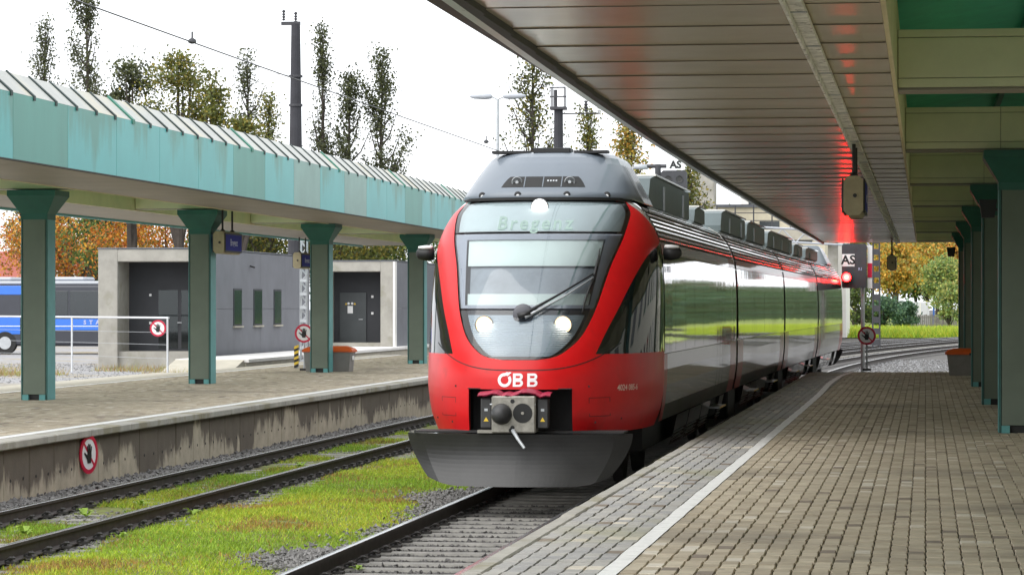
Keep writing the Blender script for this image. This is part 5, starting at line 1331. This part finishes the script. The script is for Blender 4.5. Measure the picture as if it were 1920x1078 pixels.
# footbridge, buildings and gantry over the train
T = thing('footbridge', 'footbridge with thin dark railing behind the train roof', 'bridge', (-10, 150, -.8))
MB().box(-16.5, -4.0, 150, 152.4, 5.05, 5.60).build('deck', 'pale_concrete', T)
for x in (-15.5, -5): MB().box(x, x+.5, 150.6, 151.8, -.8, 5.05).build('pier', 'concrete', T)
for k in range(14): MB().tube([(-16.4+k*.95, 150.05, 5.6), (-16.4+k*.95, 150.05, 6.85)], .04, 6).build('post', 'mast_dark', T)
for z in (6.05, 6.45, 6.85): MB().tube([(-16.5, 150.05, z), (-4, 150.05, z)], .025, 6).build('rail', 'mast_dark', T)
T = thing('building', 'cream building behind the footbridge railing', 'building', (-12, 205, -.8))
MB().box(-22, -7, 205, 220, -.8, 8.6).build('wall', 'house_cream', T)
MB().box(-22.2, -6.8, 204.8, 220, 8.6, 8.8).build('roof', 'roof_slate', T)
for k in range(6): MB().box(-20.8+k*2.3, -19.4+k*2.3, 204.93, 204.99, 6.1, 7.6).build('window', 'bus_glass', T)
T = thing('tower', 'grey concrete stair tower behind the footbridge', 'tower', (-15.5, 200, -.8))
MB().box(-15.9, -14.5, 200, 203, -.8, 12.2).build('wall', 'concrete', T); MB().box(-16, -14.4, 199.9, 203.1, 12.2, 12.4).build('roof', 'roof_slate', T)
T = thing('building', 'white building with blue-grey pitched roof beside the stair tower', 'building', (-12, 212, -.8))
MB().box(-14.0, -6, 222, 234, -.8, 10.6).build('wall', 'house_white', T)
MB().prism([(-14.6, 10.6), (-5.4, 10.6), (-9, 13.2)], 221.5, 234.5, 'y').build('roof', 'roof_slate', T)
for k in range(3): MB().box(-13.4+k*1.6, -12.6+k*1.6, 221.9, 221.98, 8.9, 10.2).build('window', 'bus_glass', T)
T = thing('catenary_gantry', 'white lattice gantry over the tracks behind the train', 'gantry', (-6, 120, -.8))
for z in (4.45, 5.0): MB().tube([(-8.5, 120, z), (-2.2, 120, z-.35)], .05, 6).build('chord', 'bus_white', T)
for k in range(6): MB().tube([(-8.4+k*1.03, 120, 4.42-.057*k), (-7.9+k*1.03, 120, 4.95-.06*k), (-7.37+k*1.03, 120, 4.38-.057*k)], .035, 6).build('diagonal', 'bus_white', T)
MB().tube([(-8.5, 120, -.8), (-8.5, 120, 5.3)], .09, 8).build('post', 'galv', T)

# ------------------------------------------------------------------ ballast, grass, weeds
def stones(name, n, fx, size, mat, zb):
    P_ = fx(n); n = len(P_); s = rng.uniform(size[0], size[1], n)
    oct_ = np.array([(1,0,0),(-1,0,0),(0,1,0),(0,-1,0),(0,0,1),(0,0,-1)], float)
    V = oct_[None]*rng.uniform(.45, 1., (n, 6, 1))*s[:, None, None]*np.array([1,1,.7])+rng.normal(size=(n, 6, 3))*s[:, None, None]*.18
    a = rng.uniform(0, 6.28, n); c, d = np.cos(a), np.sin(a)
    V = np.stack([V[..., 0]*c[:, None]-V[..., 1]*d[:, None], V[..., 0]*d[:, None]+V[..., 1]*c[:, None], V[..., 2]], -1)+P_[:, None, :]
    F = np.array([(0,2,4),(2,1,4),(1,3,4),(3,0,4),(2,0,5),(1,2,5),(3,1,5),(0,3,5)])
    T3 = V[:, F].reshape(-1, 3, 3)
    o = soup(name, T3, 3, None, mat, None, 'stuff'); o['label'] = name; return o
def strip(x0, x1, y0, y1, z, zj=.02, bias=1.5, keep=None):
    def f(n):
        x = rng.uniform(x0, x1, n); y = y0+(y1-y0)*rng.uniform(0, 1, n)**bias
        P_ = np.stack([x, y, z+rng.uniform(-.01, zj, n)], 1)
        if keep is not None: P_ = P_[keep(P_)]
        return P_
    return f
def pn(P_, sc, seed):
    """cheap patch noise in -1..1"""
    r_ = np.random.default_rng(seed); v = 0
    for k in range(6):
        a = r_.uniform(0, 6.28); f = sc*r_.uniform(.6, 1.9); v = v+np.sin((P_[:, 0]*math.cos(a)+P_[:, 1]*math.sin(a))*f+r_.uniform(0, 6.28))
    return v/3.
def not_sl(P_, y0=14.4):
    d = np.abs(((P_[:, 1]-y0+.3) % .6)-.3); return d > .145
def lab(o, l, c='ballast'): o['label'] = l; return o
lab(stones('ballast_stones', 15000, strip(-11.27,-10.48, 26, 62, -.83, .09), (.03,.065), 'stone', 0), 'dark ballast stones along the foot of the stained wall')
lab(stones('ballast_stones', 13000, strip(-5.40,-4.12, 20, 36, -.85, .03, 1.3, lambda q: not_sl(q)), (.02,.042), 'stone_dark', 0), 'ballast stones between the sleepers before the train')
lab(stones('ballast_stones', 42000, strip(-7.6,-5.58, 18, 42, -.855, .06, 1.3, lambda q: (q[:,0]+6.30)*1.5+pn(q, 1.5, 31)*.8+rng.normal(size=len(q))*.22 > .15), (.022,.05), 'stone', 0), 'loose ballast stones beside the rail of the train track')
lab(stones('ballast_stones', 5000, strip(-10.25,-8.95, 24, 62, -.84, .02, 1.3, lambda q: pn(q, 1.1, 5) > .15), (.02,.04), 'stone', 0), 'stray ballast stones in the weed-grown track')
lab(stones('ballast_stones', 3500, strip(-8.85,-8.4, 22, 62, -.85, .03, 1.3, lambda q: pn(q, 1.2, 6) > .2), (.02,.04), 'stone', 0), 'stray ballast stones beside the weed-grown track')
lab(stones('ballast_stones', 5000, strip(-2.7, 2.5, 92.5, 135, -.87, .04, 1.2), (.03,.055), 'pale_stone', 0), 'pale ballast stones past the platform end')
lab(stones('ballast_stones', 4000, strip(-34,-20.8, 74, 100, -.40, .03, 1.), (.02,.045), 'pale_stone', 0), 'pale gravel stones in the yard before the sheds')

def grass(name, label, n, fx, h, w, pal_fn, parent=None):
    P_ = fx(n); n = len(P_); a = rng.uniform(0, 6.28, n); hh = rng.uniform(h[0], h[1], n); ww = rng.uniform(w[0], w[1], n)
    lean = rng.normal(size=(n, 2))*.55*hh[:, None]
    dx = np.stack([np.cos(a)*ww, np.sin(a)*ww, np.zeros(n)], 1)
    top = P_+np.stack([lean[:, 0], lean[:, 1], hh], 1)
    V = np.stack([P_-dx, P_+dx, top], 1)
    o = soup(name, V, 3, pal_fn(P_), 'grass', None, 'stuff'); o['label'] = label; return o
GP1 = np.array([(.30,.45,.035),(.40,.50,.04),(.22,.35,.035),(.52,.48,.05),(.42,.24,.06),(.26,.19,.06)])
def gpal(P_):
    v = pn(P_, .9, 21); u = pn(P_, 2.1, 22); n = len(P_); r_ = rng.uniform(0, 1, n)
    v = v+rng.normal(size=n)*.35
    i = np.where(v > .35, np.where(r_ < .6, 1, 3), np.where(v < -.4, np.where(r_ < .5, 2, 0), np.where(r_ < .5, 0, 1)))
    q_ = rng.uniform(0, 1, n); i = np.where(q_ < np.clip((u-.05)*.75, .04, .75), np.where(r_ > .6, 5, 4), i)
    return GP1[i]*rng.uniform(.75, 1.2, (n, 1))
def verge(n):
    x = rng.uniform(-8.72, -5.75, n); y = 17+33*rng.uniform(0, 1, n)**1.35
    P_ = np.stack([x, y, -.848+.05*np.exp(-((x+7.4)/.9)**2)+.015*np.sin(y*1.7+x*3)+.012*np.sin(y*.6+x*5)], 1)
    edge = (x+6.30)*1.5+pn(P_, 1.5, 31)*.8
    edge = edge+rng.normal(size=n)*.28
    k = (edge < .25) & (pn(P_, 2.6, 33) > -1.35) & ((x > -8.55) | (rng.uniform(0, 1, n) < .5))
    return P_[k]
grass('grass', 'bright mossy grass between the two tracks', 150000, verge, (.018, .060), (.004, .009), gpal)
def inner(n):
    x = rng.uniform(-10.25, -8.97, n); y = 24+38*rng.uniform(0, 1, n)**1.3; P_ = np.stack([x, y, -.837+.012*np.sin(y*2.1+x*4)], 1)
    return P_[(pn(P_, 1.3, 41) > -.25+np.maximum(0, y-42)*.05)]
grass('grass', 'grass and weeds growing between the rails of the far track', 60000, inner, (.02, .075), (.004, .009), lambda q: gpal(q)*np.array([.72,.8,.8]))
def wallfoot(n):
    x = rng.uniform(-11.2, -10.5, n); y = rng.uniform(27, 62, n); P_ = np.stack([x, y, np.full(n, -.83)], 1); return P_[pn(P_, 1.7, 43) > 1.0]
grass('grass', 'few grass tufts at the foot of the stained wall', 9000, wallfoot, (.03, .10), (.005, .009), gpal)
def endg(n):
    x = rng.uniform(-.6, 4., n); y = rng.uniform(78, 92, n); P_ = np.stack([x, y, np.full(n, -.86)+.35*np.exp(-((y-84)/4)**2)*(x > -.2)], 1); return P_[pn(P_, .8, 44)+(x-1)*.6 > -.2]
grass('grass', 'yellow-green grass patch behind the platform end', 26000, endg, (.10, .34), (.008, .02), gpal)
def farg(n):
    x = rng.uniform(-14, 12, n); y = rng.uniform(226, 268, n); return np.stack([x, y, -.84+(y-225)*.0015], 1)
grass('grass', 'bright green verge beyond the station throat', 30000, farg, (.2, .8), (.03, .07), lambda q: GP1[rng.integers(0, 4, len(q))]*1.0)
def weedy(n):
    x = rng.uniform(-31, -21.5, n); y = rng.uniform(80, 93, n); P_ = np.stack([x, y, np.full(n, -.40)], 1); return P_[pn(P_, .7, 47) > .35]
grass('grass', 'dry straw-coloured weeds in the gravel yard', 9000, weedy, (.05, .3), (.006, .015), lambda q: np.array([(.40,.30,.12),(.34,.22,.10),(.30,.32,.10)])[rng.integers(0, 3, len(q))])

def weed(label, X, Y, z, r, n=14):
    T = thing('weed', label, 'weed', (X, Y, z), 'leafy weeds among the tracks')
    for k in range(n):
        a = random.uniform(0, 6.28); L_ = r*random.uniform(.5, 1.); u = random.uniform(.25, 1.)
        d = Vector((math.cos(a), math.sin(a), 0)); s_ = Vector((-d.y, d.x, 0)); b = Vector((X, Y, z)); c = b+d*L_*.55+Vector((0,0,L_*u*.7)); e = b+d*L_+Vector((0,0,L_*u*.62))
        w__ = L_*.24
        MB().add([b, c-s_*w__, c+s_*w__+Vector((0,0,.004)), c+d*L_*.25-s_*w__*.6, c+d*L_*.25+s_*w__*.6, e], [(0,1,2),(1,3,4,2),(3,5,4)]).build('leaf', 'weed_leaf', T)
for l, X, Y, r in (('leafy weed against the far rail by the hand sign', -9.9, 33.4, .16), ('second leafy weed in the far track, right of the first', -9.75, 35.3, .15),
    ('bright weed leaning on the near rail of the far track', -8.72, 33.9, .15), ('pale weed by the near rail, left of the grass middle', -8.75, 37.3, .13),
    ('leafy weed between the rails halfway to the train', -9.6, 44.0, .16), ('yellowish weed under the stained wall', -10.75, 46.6, .15),
    ('single bright weed inside the rail before the train', -5.32, 26.9, .10), ('leafy weed near the left picture edge in the far track', -9.75, 30.6, .16),
    ('small weed below the near rail at the left', -8.6, 30.3, .12), ('weed tuft beside the rail before the plough', -6.0, 33.6, .12)):
    weed(l, X, Y, -.83, r)
